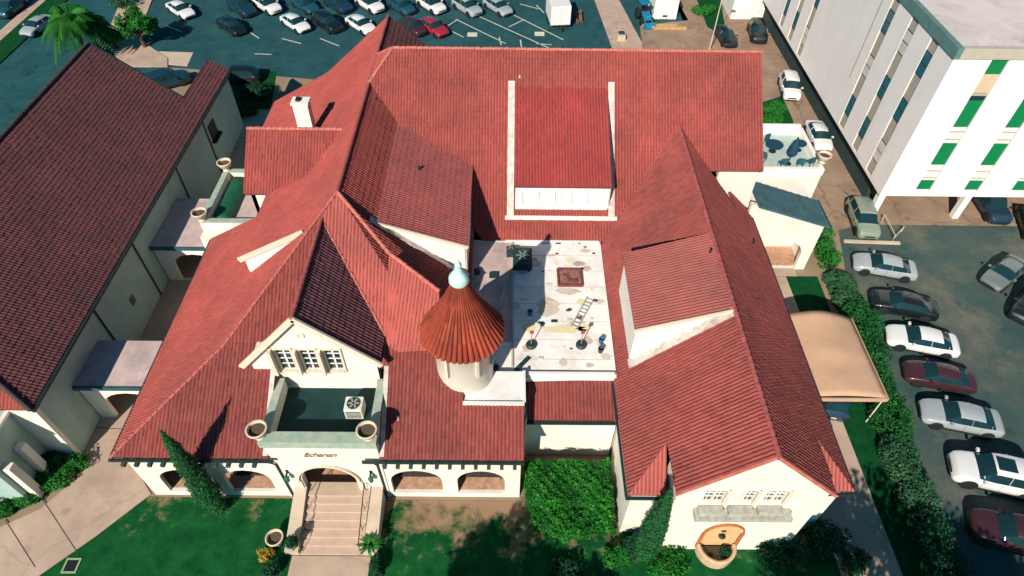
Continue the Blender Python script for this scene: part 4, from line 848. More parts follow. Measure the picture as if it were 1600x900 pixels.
# ================================================================ vegetation
def leaves(name, blobs, n, size, m, parent=None, flat=0, inner=.55):
    """many leaf-sized faces spread through uneven ellipsoid clumps; blobs: (cx,cy,cz,rx,ry,rz)"""
    B = np.array(blobs, float); vol = (B[:, 3]*B[:, 4]*B[:, 5])**(2/3); pick = rng.choice(len(B), n, p=vol/vol.sum())
    d = rng.normal(size=(n, 3)); d /= np.linalg.norm(d, axis=1)[:, None]; rr = inner+(1-inner)*rng.random(n)**.5
    lump = 1+.12*np.sin(d[:, 0]*7+pick)*np.sin(d[:, 1]*6+pick*2)+.1*np.sin(d[:, 2]*9+pick)
    P = B[pick, :3]+d*B[pick, 3:]*(rr*lump)[:, None]
    nrm = d*.9+rng.normal(size=(n, 3))*.6+np.array([0, 0, .35]); nrm /= np.linalg.norm(nrm, axis=1)[:, None]
    t = np.cross(nrm, rng.normal(size=(n, 3))); t /= np.linalg.norm(t, axis=1)[:, None]; b_ = np.cross(nrm, t)
    s = size*(.6+.8*rng.random(n))[:, None]
    V = np.stack([P-t*s*.5, P+b_*s*.32-nrm*s*.08, P+t*s*.5, P-b_*s*.32-nrm*s*.08], 1).reshape(-1, 3)
    F = np.arange(4*n).reshape(-1, 4)
    keep = P[:, 2] > .02
    bt = rng.random(len(B)); tone = np.clip(.55*rng.random(n)+.45*bt[pick], 0, 1)
    uv = np.repeat(np.stack([tone, np.zeros(n)], 1), 4, 0)
    me = bpy.data.meshes.new(name); me.from_pydata(V.tolist(), [], F.tolist()); me.materials.append(m)
    l = me.uv_layers.new(name='UVMap'); l.data.foreach_set('uv', uv.astype(np.float32).ravel())
    return link(bpy.data.objects.new(name, me), parent)
LF_H = leafmat('hedge_leaf', (.007, .090, .012, 1), (.030, .25, .026, 1), (.09, .36, .04, 1))
LF_D = leafmat('dark_leaf', (.004, .040, .020, 1), (.012, .095, .035, 1))
LF_C = leafmat('cypress_leaf', (.006, .072, .020, 1), (.028, .19, .046, 1))
LF_M = leafmat('mid_leaf', (.005, .062, .014, 1), (.020, .165, .028, 1), (.06, .24, .04, 1))
LF_P = leafmat('palm_leaf', (.012, .11, .02, 1), (.06, .28, .04, 1))
LF_G = leafmat('grey_green_leaf', (.015, .075, .035, 1), (.05, .16, .065, 1), (.12, .2, .09, 1))
LF_Y = leafmat('yellow_leaf', (.35, .22, .03, 1), (.55, .38, .05, 1))
def trunk(t, h, r0, r1, limbs=0, spread=1.0):
    mb = MB().tube([(0, 0, -.1), (random.uniform(-.1, .1), random.uniform(-.1, .1), h*.5), (0, 0, h)], [r0, (r0+r1)/2, r1], 8)
    for k in range(limbs):
        a_ = 2*math.pi*k/limbs+random.random(); q = h*random.uniform(.55, .95)
        mb.tube([(0, 0, q), (math.cos(a_)*spread*.5, math.sin(a_)*spread*.5, q+spread*.35), (math.cos(a_)*spread, math.sin(a_)*spread, q+spread*.55)], [r1*.9, r1*.6, r1*.25], 6)
    mb.build('trunk', WOODB, t)
def cypress(x, y, h, r, lab):
    t = thing('cypress_tree', lab, 'tree', (x, y, 0), 'slim cypress trees'); trunk(t, h*.8, .14, .04)
    bl = []
    for i in range(26):
        q = i/25; rad = r*min(1, .55+q*2.2)*(1-q**1.9)**.8+.05
        bl.append((random.uniform(-.05, .05), random.uniform(-.05, .05), .35+q*(h-.45), rad*random.uniform(.9, 1.08), rad*random.uniform(.9, 1.08), h/22))
    leaves('crown', bl, 15000, .11, LF_C, t, inner=.75)
    MB().lathe((0, 0, 0), [(.05, .3), (r*.7, h*.12), (r*.8, h*.35), (r*.62, h*.65), (r*.3, h*.86), (.02, h*.97)], 12).build('hidden_core', mat('cypress_core', (.008, .04, .014, 1), .95, .3, 5, .3), t)  # unseen solid cone added inside the crown to block light
cypress(-17.1, 16.6, 9.2, .68, 'tall slim cypress in front of the left porch arches')
cypress(7.95, 14.05, 8.4, .66, 'shorter cypress at the left corner of the front gable wing')
def bush(x, y, rx, ry, h, m, lab, n=1500, size=.16, name='bush', grp=None, cat='bush', lobes=7, z=0):
    t = thing(name, lab, cat, (x, y, z), grp); bl = []
    for i in range(lobes):
        a_ = random.random()*6.28; q = random.random()**.5
        bl.append((math.cos(a_)*rx*.6*q, math.sin(a_)*ry*.6*q, h*random.uniform(.4, .62), rx*random.uniform(.4, .6), ry*random.uniform(.4, .6), h*random.uniform(.35, .48)))
    leaves('foliage', bl, n, size, m, t, inner=.5); MB().tube([(0, 0, -.05), (0, 0, h*.5)], [.06, .03], 6).build('stem', WOODB, t)
    return t
def hedge(name, lab, pts, wid, h, m, n, size=.17, step=.7, grp=None, cat='hedge', wob=.2):
    """clipped or loose hedge along a line of ground points"""
    t = wthing(name, lab, cat, (pts[0][0], pts[0][1], 0), grp); bl = []
    for i in range(len(pts)-1):
        a_, b_ = np.array(pts[i][:2]), np.array(pts[i+1][:2]); L_ = np.linalg.norm(b_-a_); k_ = max(2, int(L_/step)); dirv = (b_-a_)/L_; sd = np.array([-dirv[1], dirv[0]])
        for j in range(k_):
            for s in (-.5, .5):
                c = a_+(b_-a_)*(j+random.random()*.6)/k_+sd*s*wid*.5+rng.normal(0, wob*.5, 2)
                bl.append((c[0], c[1], h*random.uniform(.42, .55), step*.75+random.uniform(0, wob), wid*.34+random.uniform(0, wob), h*random.uniform(.42, .54)))
    leaves('foliage', bl, n, size, m, t, inner=.72)
    mb = MB()
    for i in range(len(pts)-1):
        a_, b_ = pts[i], pts[i+1]; mb.bar((a_[0], a_[1], h*.3), (b_[0], b_[1], h*.3), wid*.45, h*.5)
    mb.build('hidden_core', mat('hedge_core', (.010, .035, .012, 1), .95, .3, 5, .3), t)
    return t
# stepped hedge in the court beside the porch
def box_hedge(lab, x0, x1, y0, y1, h, n, bow=0):
    t = wthing('clipped_hedge', lab, 'hedge', ((x0+x1)/2, y0, 0), 'stepped court hedge')
    areas = np.array([(x1-x0)*(y1-y0), (x1-x0)*h, (y1-y0)*h, (y1-y0)*h]); f = rng.choice(4, n, p=areas/areas.sum()); a_, b_, c_ = rng.random(n), rng.random(n), rng.random(n)
    P = np.zeros((n, 3)); nr = np.zeros((n, 3)); front = y0-bow*np.sin(np.pi*a_)
    P[:, 0] = x0+(x1-x0)*a_; P[:, 1] = front+(y1-front)*b_; P[:, 2] = h*(.05+.95*c_)
    k = f == 0; P[k, 2] = h; nr[k] = (0, 0, 1)
    k = f == 1; P[k, 1] = front[k]; nr[k] = (0, -1, 0)
    k = f == 2; P[k, 0] = x0; nr[k] = (-1, 0, 0)
    k = f == 3; P[k, 0] = x1; nr[k] = (1, 0, 0)
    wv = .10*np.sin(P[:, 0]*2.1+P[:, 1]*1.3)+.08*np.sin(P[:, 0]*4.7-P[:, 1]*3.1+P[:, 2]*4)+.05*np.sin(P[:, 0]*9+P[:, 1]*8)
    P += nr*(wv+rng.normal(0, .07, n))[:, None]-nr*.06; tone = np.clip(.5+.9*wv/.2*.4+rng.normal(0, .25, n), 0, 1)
    nn = nr*.9+rng.normal(size=(n, 3))*.55; nn /= np.linalg.norm(nn, axis=1)[:, None]; tt = np.cross(nn, rng.normal(size=(n, 3))); tt /= np.linalg.norm(tt, axis=1)[:, None]; bb = np.cross(nn, tt); sz = (.13*(.6+.8*rng.random(n)))[:, None]
    V = np.stack([P-tt*sz*.5, P+bb*sz*.34, P+tt*sz*.5, P-bb*sz*.34], 1).reshape(-1, 3)
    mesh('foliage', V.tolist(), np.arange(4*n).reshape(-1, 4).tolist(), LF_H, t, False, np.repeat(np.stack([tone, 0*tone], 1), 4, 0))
    box('hidden_core', x0+.2, x1-.2, y0+.15, y1-.15, .05, h-.2, mat('hedge_core', (.010, .035, .012, 1), .95, .3, 5, .3), t)
box_hedge('large square cut bright green hedge filling the court under the white link wall', 1.35, 6.3, 16.5, 19.2, 1.75, 22000)
box_hedge('lower bowed tier at the front of the square green hedge', 1.6, 6.2, 15.6, 16.4, 1.05, 11000, .6)
# hedge along the side parking
hp = [G(1290, 300), G(1312, 380), G(1345, 440)]
hedge('loose_hedge', 'narrow green hedge beside the arched side porch', [(26.6, 42.2), (26.3, 37.0)], 1.0, 1.6, LF_H, 3500, .16)
segs = [((26.6, 36.2), (26.4, 32.6), 'grey green shrub row opposite the silver car by the dumpster rail', LF_G, 1.5, 1.3), ((26.3, 32.2), (25.8, 27.0), 'dense dark green hedge beside the tan canopy', LF_M, 2.1, 2.0),
        ((25.8, 26.6), (25.2, 21.4), 'green hedge between the canopy end and the maroon car', LF_M, 2.0, 1.8), ((25.2, 21.0), (24.9, 16.4), 'loose green hedge beside the white car with sunroof', LF_G, 1.9, 1.6), ((24.9, 16.0), (24.7, 9.0), 'shaded hedge at the bottom right of the side path', LF_D, 1.9, 1.7)]
for a_, b_, l, m_, wd_, h_ in segs: hedge('loose_hedge', l, [a_, b_], wd_, h_, m_, 7000, .17, grp='hedge row along the side parking', wob=.35)
# clipped hedge on the garden path and shrubs by the annex
hedge('clipped_hedge', 'low clipped hedge curving along the garden path by the annex', [tuple(G(*p)[:2]) for p in ((128, 722), (98, 748), (58, 772), (-5, 800))], .9, .9, LF_H, 6500, .13)
for px, py, r, h_, l in ((75, 735, 1.3, 1.3, 'dark shrub under the annex front room nearest the path'), (30, 755, 1.5, 1.5, 'dark shrub in the annex bed left of the first one'), (-5, 735, 1.6, 1.8, 'dark shrub at the left picture edge under the annex')):
    p = G(px, py); bush(p[0], p[1], r, r, h_, LF_D, l, 2200, .18, grp='shrubs by the annex')
# front beds
for px, py, r, h_, m_, l, n in ((985, 860, 1.0, 1.5, LF_D, 'round dark shrub left of the shorter cypress', 2200), (1040, 880, 1.5, .7, LF_H, 'low bright shrub in front of the gable wing', 2600), (965, 880, .9, 1.2, LF_H, 'bright round shrub below the stepped hedge', 1800),
        (880, 905, 1.3, 1.0, LF_D, 'dark shrub in the tree shade below the hedge', 2200), (1215, 870, 1.7, 1.6, LF_D, 'dark shrub right of the stone basin', 2600), (1285, 850, 1.4, 1.5, LF_D, 'dark shrub at the corner of the gable wing', 2200), (1330, 880, 1.2, 1.1, LF_D, 'small dark shrub at the edge of the side path', 1500)):
    p = G(px, py); bush(p[0], p[1], r, r*.85, h_, m_, l, n, .16, grp='shrubs in the front beds')
# big trees south of the house, outside the picture, whose shade falls on the lawn and path
def broadleaf(name, lab, x, y, h, r, n, m, size=.35, th=None, lobes=16, inner=.35, grp=None, squash=.75):
    t = thing(name, lab, 'tree', (x, y, 0), grp); th = th or h*.45; trunk(t, th+r*.3, .28, .14, 6, r*.8); bl = []
    for i in range(lobes):
        a_ = random.random()*6.28; q = random.random()**.5; ph = random.uniform(-.6, 1)
        bl.append((math.cos(a_)*r*.68*q, math.sin(a_)*r*.68*q, th+r*squash*(.75+.55*ph), r*random.uniform(.28, .46), r*random.uniform(.28, .46), r*random.uniform(.22, .36)))
    leaves('crown', bl, n, size, m, t, inner=inner)
for x, y, h_, r, l in ((-6.6, -1.8, 13, 3.6, 'spreading oak south of the front lawn, behind the viewer'), (-2.6, -2.6, 12, 3.3, 'second spreading oak south of the front lawn'), (11.6, 1.2, 12.5, 3.2, 'oak south of the gable wing whose shade reaches its wall'), (15.6, 1.5, 12.0, 3.6, 'oak at the foot of the side path'), (21.5, -.5, 12.5, 3.6, 'oak at the south end of the parking hedge')):
    broadleaf('oak_tree', l, x, y, h_, r, 2600 if x > 14 else 5200, LF_D, .38, 8.5, grp='oaks south of the lawn')
# trees behind the annex
def palm(px, py, h, lab, nf=30, L_=3.0):
    p = G(px, py); t = thing('palm_tree', lab, 'tree', (p[0], p[1], 0), 'palms by the street')
    MB().tube([(0, 0, -.1), (.1, 0, h*.5), (0, 0, h)], [.22, .18, .2], 8).build('trunk', WOODB, t)
    for k in range(nf):
        a_ = k*2.4; el = random.uniform(-.25, 1.15); lv = L_*random.uniform(.75, 1.1); d = Vector((math.cos(a_), math.sin(a_), 0)); s = Vector((-d.y, d.x, 0)); pts = []
        for i in range(8):
            q = i/7; pts.append(Vector((0, 0, h))+d*lv*(math.cos(el)*q*(1-.15*q))+Vector((0, 0, lv*(math.sin(el)*q-.75*q*q))))
        v = []; f = []; uv = []; tone = random.random()
        for i in range(7):
            for sd in (-1, 1):
                for j in range(3):
                    q = (i+j/3)/7; a0 = pts[i]+(pts[i+1]-pts[i])*(j/3); w_ = 1.0*math.sin(math.pi*min(1, .12+q*.85))
                    b0 = a0+s*sd*w_+d*.25*w_-Vector((0, 0, .35*w_)); n0 = len(v)
                    v += [a0-d*.07, a0+d*.13, b0]; f.append((n0, n0+1, n0+2)); uv += [(tone, 0)]*3
        for i in range(7):
            n0 = len(v); v += [pts[i]-s*.03, pts[i]+s*.03, pts[i+1]+s*.03, pts[i+1]-s*.03]; f.append((n0, n0+1, n0+2, n0+3)); uv += [(tone, 0)]*4
        mesh('frond', v, f, LF_P, t, False, uv)
palm(140, 94, 5.0, 'bright green drooping palm at the far end of the annex roof', 80, 4.1); palm(158, 82, 3.6, 'second palm close to the ridge of the annex', 44, 3.2)
p = G(228, 74); broadleaf('shrub_tree', 'bushy dark green tree on the corner by the rear lot', p[0], p[1], 4.5, 2.5, 3600, LF_H, .3, 1.2)
p = G(200, 80); broadleaf('shrub_tree', 'small bushy tree left of the corner tree', p[0]-1.5, p[1]+.5, 3, 1.5, 1600, LF_H, .28, .6)
for px, py, r, h_, l in ((398, 152, 1.9, 1.6, 'broad dark shrub mass behind the annex end'), (385, 182, 1.5, 1.4, 'dark shrub nearer the west terrace')):
    p = G(px, py); bush(p[0], p[1], r, r, h_, LF_D, l, 2200, .24, grp='shrubs behind the annex')
for px, py, r, h_, l in ((1208, 175, 1.6, 1.1, 'green shrub beside the east end of the tiled roof'), (1205, 196, 1.3, .9, 'low shrub just behind the east terrace'), (1100, 20, 1.6, 1.0, 'green shrub by the lamp post at the rear'), (190, 12, 1.8, 1.8, 'grey green shrub on the street corner'), (1360, 318, .7, .7, 'small weed clump under the office block corner')):
    p = G(px, py); bush(p[0], p[1], r, r, h_, LF_H if px > 1000 and px < 1300 else LF_G, l, 1500, .22, grp='shrubs at the back')

# ================================================================ entrance steps and garden pieces
ST = wthing('entrance_steps', 'broad tan steps with rails leading up to the entrance arch', 'steps', (-9.95, 15.6, 0))
ns = 8
for i in range(ns):
    y0 = 14.0+i*.44; box('step', -11.75, -8.1, y0, BY+.40 if i == ns-1 else y0+.44, 0, .14*(i+1), STEP, ST, .015)
for x0, x1 in ((-12.55, -11.77), (-8.08, -7.3)):
    v = [(x0, 14.0, 0), (x1, 14.0, 0), (x1, BY-.02, 0), (x0, BY-.02, 0), (x0, 14.0, .5), (x1, 14.0, .5), (x1, BY-.02, 1.35), (x0, BY-.02, 1.35)]
    mesh('cheek_wall', v, [(3, 2, 1, 0), (4, 5, 6, 7), (0, 1, 5, 4), (1, 2, 6, 5), (2, 3, 7, 6), (3, 0, 4, 7)], CONCL, ST)
for x in (-11.6, -8.3):
    mb = MB().tube([(x, 14.2, 1.0), (x, BY-.1, 2.05)], .03, 6)
    for y in (14.2, 15.3, 16.4, 17.4): mb.tube([(x, y, .14*min(ns, 1+int((y-14)/.44))), (x, y, 1.0+(y-14.2)/3.25*1.05)], .022, 6)
    mb.build('handrail', IRON, ST)
for s, x in ((0, -12.1), (1, -7.72)):
    pl_ = thing('potted_agave', 'spiky green agave at the %s foot of the entrance steps' % ('left' if s == 0 else 'right'), 'plant', (x, 14.35, .5 if s else .5), 'plants flanking the steps')
    if s:
        for k in range(30):
            a_ = k*2.4; el = random.uniform(.15, 1.2); d = Vector((math.cos(a_), math.sin(a_), 0)); q = Vector((-d.y, d.x, 0)); L_ = random.uniform(.7, 1.0)
            b0 = Vector((0, 0, .1)); c0 = b0+d*L_*.5*math.cos(el)+Vector((0, 0, L_*.55*math.sin(el))); e0 = b0+d*L_*math.cos(el*.8)+Vector((0, 0, L_*.8*math.sin(el*.8)-.1))
            mesh('leaf', [b0-q*.05, b0+q*.05, c0+q*.075, c0-q*.075, e0], [(0, 1, 2, 3), (3, 2, 4)], LF_P, pl_, False, [(random.random(), 0)]*7)
    else:
        leaves('foliage', [(0, 0, .5, .35, .35, .5), (.1, -.1, .9, .3, .3, .3)], 700, .14, LF_D, pl_); MB().tube([(0, 0, 0), (0, 0, .7)], .03, 6).build('stem', WOODB, pl_)
        pl_['label'] = 'upright dark shrub on the left cheek wall of the steps'; pl_.name = 'potted_shrub'
urn(*G(434, 848)[:2], 0.0, 'tan round planter on the lawn left of the steps', .5, 'ground planters'); 
p = G(418, 868); bush(p[0], p[1], .5, .5, .8, LF_Y, 'small yellow flowering shrub left of the steps', 500, .12, cat='shrub')
p = G(425, 892); bush(p[0], p[1], .55, .8, 1.0, LF_D, 'dark evergreen shrub at the lower left of the steps', 900, .13, cat='shrub')
p = G(592, 888); bush(p[0], p[1], .5, .7, 1.0, LF_D, 'dark evergreen shrub at the lower right of the steps', 900, .13, cat='shrub')
for x, l in ((-12.55, 'black wall lantern left of the entrance arch'), (-7.75, 'black wall lantern right of the entrance arch')):
    t = thing('wall_lantern', l, 'lantern', (x, BY, 2.9), 'entrance lanterns')
    MB().box(-.05, .05, -.32, -.002, .3, .36).box(-.08, .08, -.03, -.002, .15, .5).build('bracket', IRON, t); MB().lathe((0, -.32, 0), [(.0, -.25), (.12, -.2), (.15, .12), (.17, .14), (.03, .32), (0, .34)], 6).build('lamp_body', mat('lantern_green', (.03, .12, .11, 1), .4, .2, 3, 0), t)
prism2d('niche_panel', archpts(11.11, 13.09, .31, 2.4, 3.49, 12), (), (0, SYW+.05, 0), (1, 0, 0), (0, 0, 1), .2, MATS['niche_ochre'], H)
# stone basin below the niche
BS = thing('stone_basin', 'half round stone basin with dark water below the arched niche', 'basin', (12.1, SYW-.05, 0))
mb = MB(); n = 18; v = []; prof = [(1.08, 0), (1.12, .8), (1.12, .9), (.92, .9), (.9, .55)]
for r, z in prof: v += [(r*math.cos(math.pi+math.pi*k/n), r*math.sin(math.pi+math.pi*k/n), z) for k in range(n+1)]
mb.add(v, [(i*(n+1)+k, i*(n+1)+k+1, (i+1)*(n+1)+k+1, (i+1)*(n+1)+k) for i in range(4) for k in range(n)]); mb.build('bowl', mat('basin_stone', (.60, .40, .25, 1), .85, .25, 3, .2), BS, True)
v = [(0, 0, .6)]+[(.91*math.cos(math.pi+math.pi*k/n), .91*math.sin(math.pi+math.pi*k/n), .6) for k in range(n+1)]
mesh('water', v, [(0, k+1, k+2) for k in range(n)], glassmat('dark_water', (.03, .035, .025, 1), .1), BS)
leaves('fern', [(.45, -.35, .8, .3, .3, .25)], 200, .14, LF_D, BS)
# drain grate in the lawn
DG = wthing('drain_grate', 'square dark drain grate with pale rim in the front lawn', 'grate', tuple(G(112, 884)[:2])+(0,))
c_ = G(112, 884); x, y = c_[0], c_[1]
for a_ in ((x-.42, x+.42, y-.42, y-.32), (x-.42, x+.42, y+.32, y+.42), (x-.42, x-.32, y-.319, y+.319), (x+.32, x+.42, y-.319, y+.319)): box('rim', *a_, .0, .06, mat('rim_green', (.30, .38, .22, 1)), DG)
box('pit', x-.318, x+.318, y-.318, y+.318, .0, .012, IRON, DG)
for k in range(5): box('bar', x-.3+k*.14, x-.26+k*.14, y-.318, y+.318, .014, .03, GUTTER, DG)

# ================================================================ things on the flat roof
def fr(px, py, z=FZ): p = G(px, py, z); return float(p[0]), float(p[1])
MET = mat('galvanised', (.42, .45, .44, 1), .4, .2, 3, 0, metal=.5); DKM = mat('dark_metal', (.02, .05, .05, 1), .5, .3, 4, 0); WHM = mat('white_metal', (.72, .68, .60, 1), .5, .1, 3, 0)
def ac_unit(x, y, z, lab, w_=1.0, d_=.9, h_=1.0, m_=WHM, rz=0):
    t = thing('air_conditioner', lab, 'air conditioner', (x, y, z), 'roof air conditioners', rz); box('housing', -w_/2, w_/2, -d_/2, d_/2, .08, h_, m_, t, .03)
    MB().lathe((0, 0, 0), [(.0, h_+.012), (min(w_, d_)*.38, h_+.012), (min(w_, d_)*.4, h_+.05), (min(w_, d_)*.42, h_+.05), (min(w_, d_)*.42, h_)], 20).build('fan_ring', DKM, t)
    mb = MB()
    for k in range(6): a_ = k*math.pi/3; mb.bar((0, 0, h_+.03), (math.cos(a_)*min(w_, d_)*.36, math.sin(a_)*min(w_, d_)*.36, h_+.03), .10, .01)
    mb.build('fan_blade', MET, t)
    for sx in (-1, 1): MB().box(sx*w_*.4-.05, sx*w_*.4+.05, -d_*.4, d_*.4, 0, .08).build('foot', DKM, t)
    mb = MB()
    for k in range(5): mb.box(-w_*.42, w_*.42, -d_/2-.02, -d_/2-.003, .2+k*.14, .26+k*.14)
    mb.build('louvre', DKM, t)
ac_unit(-8.55, 19.9, 5.752, 'white air conditioner with round fan on the entrance balcony')
x, y = fr(816, 412); ac_unit(x, y, FZ+.012, 'dark roof air conditioner in the turret shadow', 1.3, 1.5, .8, DKM)
x, y = fr(798, 402); ac_unit(x, y+.2, FZ+.012, 'smaller dark roof unit left of the main one', .6, .6, .6, DKM)
for px, py, l in ((746, 427, 'small round black vent on the grey membrane'), (771, 433, 'larger square black vent on the grey membrane')):
    x, y = fr(px, py); t = thing('roof_vent', l, 'vent', (x, y, FZ+.008), 'black roof vents')
    if px < 760: MB().lathe((0, 0, 0), [(.2, 0), (.2, .25), (.24, .25), (.24, .3), (0, .34)], 12).build('vent_cap', DKM, t)
    else: box('vent_cap', -.28, .28, -.28, .28, .16, .24, DKM, t, .02)
    MB().lathe((0, 0, 0), [(.14, 0), (.14, .16)], 10).build('vent_neck', MET, t)
RUST = mat('rusty_metal', (.20, .06, .04, 1), .9, .5, 5, .4, 20)
x, y = fr(890, 435); t = thing('rusted_hatch', 'rust brown broken roof hatch in the middle of the white flat roof', 'hatch', (x, y, FZ+.012))
for a_ in ((-.85, .85, -.8, -.7), (-.85, .85, .7, .8), (-.85, -.75, -.699, .699), (.75, .85, -.699, .699)): box('curb', *a_, 0, .18, RUST, t)
box('lid', -.74, .74, -.69, .69, .02, .06, mat('lid_brown', (.30, .14, .12, 1), .9, .5, 4, .3), t)
for k in range(9): box('debris', *(lambda a_, b_: (a_, a_+random.uniform(.12, .35), b_, b_+random.uniform(.1, .3)))(random.uniform(-.65, .35), random.uniform(-.6, .35)), .062, random.uniform(.1, .2), RUST, t, .02)
# ladder lying on the roof
a_, b_ = Vector((*fr(923, 466), FZ+.05)), Vector((*fr(897, 513), FZ+.05)); t = wthing('ladder', 'metal ladder lying on the white flat roof', 'ladder', (a_.x, a_.y, FZ))
sd = (b_-a_).normalized().cross(Vector((0, 0, 1)))*.22
for s in (-1, 1): MB().bar(a_+sd*s, b_+sd*s, .06, .05).build('rail', MET, t)
for k in range(9): q = a_+(b_-a_)*((k+.5)/9); MB().bar(q-sd, q+sd, .04, .03).build('rung', MET, t)
# posts standing in round weights, tools, buckets
for px, py, l in ((830, 540, 'post in a round dark weight near the turret side of the flat roof'), (908, 540, 'post in a round dark weight near the wing side of the flat roof')):
    x, y = fr(px, py); t = thing('weighted_post', l, 'post', (x, y, FZ+.012), 'weighted posts on the flat roof')
    MB().lathe((0, 0, 0), [(0, 0), (.34, 0), (.34, .12), (.25, .2), (0, .2)], 16).build('weight', DKM, t); MB().tube([(0, 0, .18), (0, 0, 1.35)], .03, 8).build('post', mat('post_orange', (.45, .2, .08, 1), .7, .2, 4, 0), t)
    box('tag', -.12, .12, -.05, .05, 1.2, 1.4, mat('tag_red', (.4, .08, .06, 1)), t)
for px, py, m_, l in ((939, 535, 'bucket_blue', 'small blue bucket at the right edge of the flat roof'), (938, 550, 'bucket_dark', 'small dark bucket at the right edge of the flat roof'), (828, 492, 'bucket_teal', 'blue tool bucket beside the yellow stain'), (775, 578, 'bucket_grey', 'grey bucket at the foot of the turret')):
    x, y = fr(px, py); c = {'bucket_blue': (.02, .12, .3, 1), 'bucket_dark': (.03, .05, .05, 1), 'bucket_teal': (.02, .18, .30, 1), 'bucket_grey': (.05, .09, .09, 1)}[m_]
    t = thing('bucket', l, 'bucket', (x, y, FZ+.012), 'buckets on the flat roof'); MB().lathe((0, 0, 0), [(0, .01), (.14, .01), (.18, .38), (.16, .38), (.13, .05), (0, .05)], 14).build('pail', mat(m_, c, .5), t, True); MB().tube([(-.17, 0, .36), (0, .02, .5), (.17, 0, .36)], .012, 5).build('handle', IRON, t)
STY = mat('yellow_spill', (.72, .60, .20, 1), .9, .35, 2, 0, c2=(.74, .67, .55, 1)); SPB = mat('brown_spill', (.52, .40, .30, 1), .9, .3, 2, 0, c2=(.70, .62, .53, 1))
def blob(name, cx, cy, rx, ry, m_, z=FZ+.0125, parent=fl, n=22):
    pts = [(cx+rx*math.cos(2*math.pi*k/n)*random.uniform(.7, 1.15), cy+ry*math.sin(2*math.pi*k/n)*random.uniform(.7, 1.15)) for k in range(n)]
    return sheet(name, pts, z, m_, parent)
for px, py, rx, ry, m_ in ((880, 515, 1.6, .35, STY), (828, 512, .5, .45, STY), (912, 512, .5, .3, STY), (856, 480, .75, .8, SPB), (888, 455, .9, .3, SPB), (835, 412, .5, .3, SPB)):
    x, y = fr(px, py); blob('stain', x, y, rx, ry, m_)
for px, py in ((845, 505), (866, 502), (890, 500), (905, 497), (858, 470), (930, 470), (845, 560), (872, 380), (895, 382), (905, 380)):
    x, y = fr(px, py); s_ = random.uniform(.08, .2); o = box('roof_scrap', x-s_, x+s_, y-s_*.5, y+s_*.5, FZ+.013, FZ+.06, random.choice([RUST, SPB, DKM]), fl, .01)
for k_ in range(26):
    x, y = random.uniform(.6, 6.3), random.uniform(22.9, 33.6); blob('stain', x, y, random.uniform(.1, .45), random.uniform(.08, .35), random.choice([SPB, SPB, FLATG, STY]), FZ+.0105+.0001*k_)
for k_ in range(16):
    x, y = random.uniform(.6, 6.3), random.uniform(23.0, 33.6); s_ = random.uniform(.05, .14); box('roof_scrap', x-s_, x+s_, y-s_*.6, y+s_*.6, FZ+.0135, FZ+.05, random.choice([RUST, SPB, DKM, CONCL]), fl, .01)
t = wthing('metal_beam', 'dark folded metal strip lying beside the turret on the flat roof', 'metal strip', tuple(fr(810, 575))+(FZ,))
a_, b_, c_ = fr(827, 558), fr(808, 578), fr(797, 593); MB().bar((*a_, FZ+.03), (*b_, FZ+.10), .28, .04).bar((*b_, FZ+.10), (*c_, FZ+.03), .2, .04).build('strip', DKM, t); MB().bar((b_[0]-.1, b_[1], FZ+.06), (b_[0]+.25, b_[1]+.3, FZ+.14), .1, .04).build('hook', DKM, t)
t = wthing('plank', 'pale plank lying in the turret shadow on the flat roof', 'plank', tuple(fr(790, 455))+(FZ,)); a_, b_ = fr(797, 425), fr(780, 480); MB().bar((*a_, FZ+.04), (*b_, FZ+.04), .18, .05).build('board', CONCL, t)

# ================================================================ vehicles
TYRE = mat('tyre_rubber', (.012, .014, .014, 1), .8, .1, 4, 0); RIM = mat('alloy', (.40, .42, .42, 1), .35, .1, 4, 0, metal=.6); CARG = glassmat('car_glass', (.010, .034, .040, 1), .06)
LAMP = glassmat('headlamp', (.62, .66, .66, 1), .1); TAIL = glassmat('tail_lamp', (.28, .01, .012, 1), .2); PLATE = mat('plate', (.6, .58, .5, 1)); TRIMD = mat('car_trim', (.015, .02, .02, 1), .6, .1, 4, 0)
def paint(name, c):
    if name in MATS: return MATS[name]
    m = bpy.data.materials.new(name); t, N, L, b = nodes_of(m); MATS[name] = m
    b.inputs['Base Color'].default_value = c+(1,); b.inputs['Roughness'].default_value = .38; b.inputs['Coat Weight'].default_value = .6; b.inputs['Coat Roughness'].default_value = .06
    tc = N.new('ShaderNodeTexCoord'); n = N.new('ShaderNodeTexNoise'); n.inputs['Scale'].default_value = 2.2; n.inputs['Detail'].default_value = 6
    L.new(tc.outputs['Object'], n.inputs['Vector']); mr = N.new('ShaderNodeMapRange'); mr.inputs['To Min'].default_value = .28; mr.inputs['To Max'].default_value = .55
    L.new(n.outputs['Fac'], mr.inputs['Value']); L.new(mr.outputs[0], b.inputs['Roughness'])
    return m
PAINT = {'white': paint('paint_white', (.74, .72, .70)), 'silver': paint('paint_silver', (.34, .37, .38)), 'grey': paint('paint_grey', (.13, .15, .15)), 'black': paint('paint_black', (.006, .010, .011)),
         'navy': paint('paint_navy', (.008, .035, .065)), 'teal': paint('paint_teal', (.01, .07, .10)), 'red': paint('paint_red', (.33, .02, .035)), 'maroon': paint('paint_maroon', (.055, .016, .022)), 'tan': paint('paint_tan', (.42, .40, .30)), 'olive': paint('paint_olive', (.22, .26, .20)), 'blue': paint('paint_blue', (.01, .20, .36))}
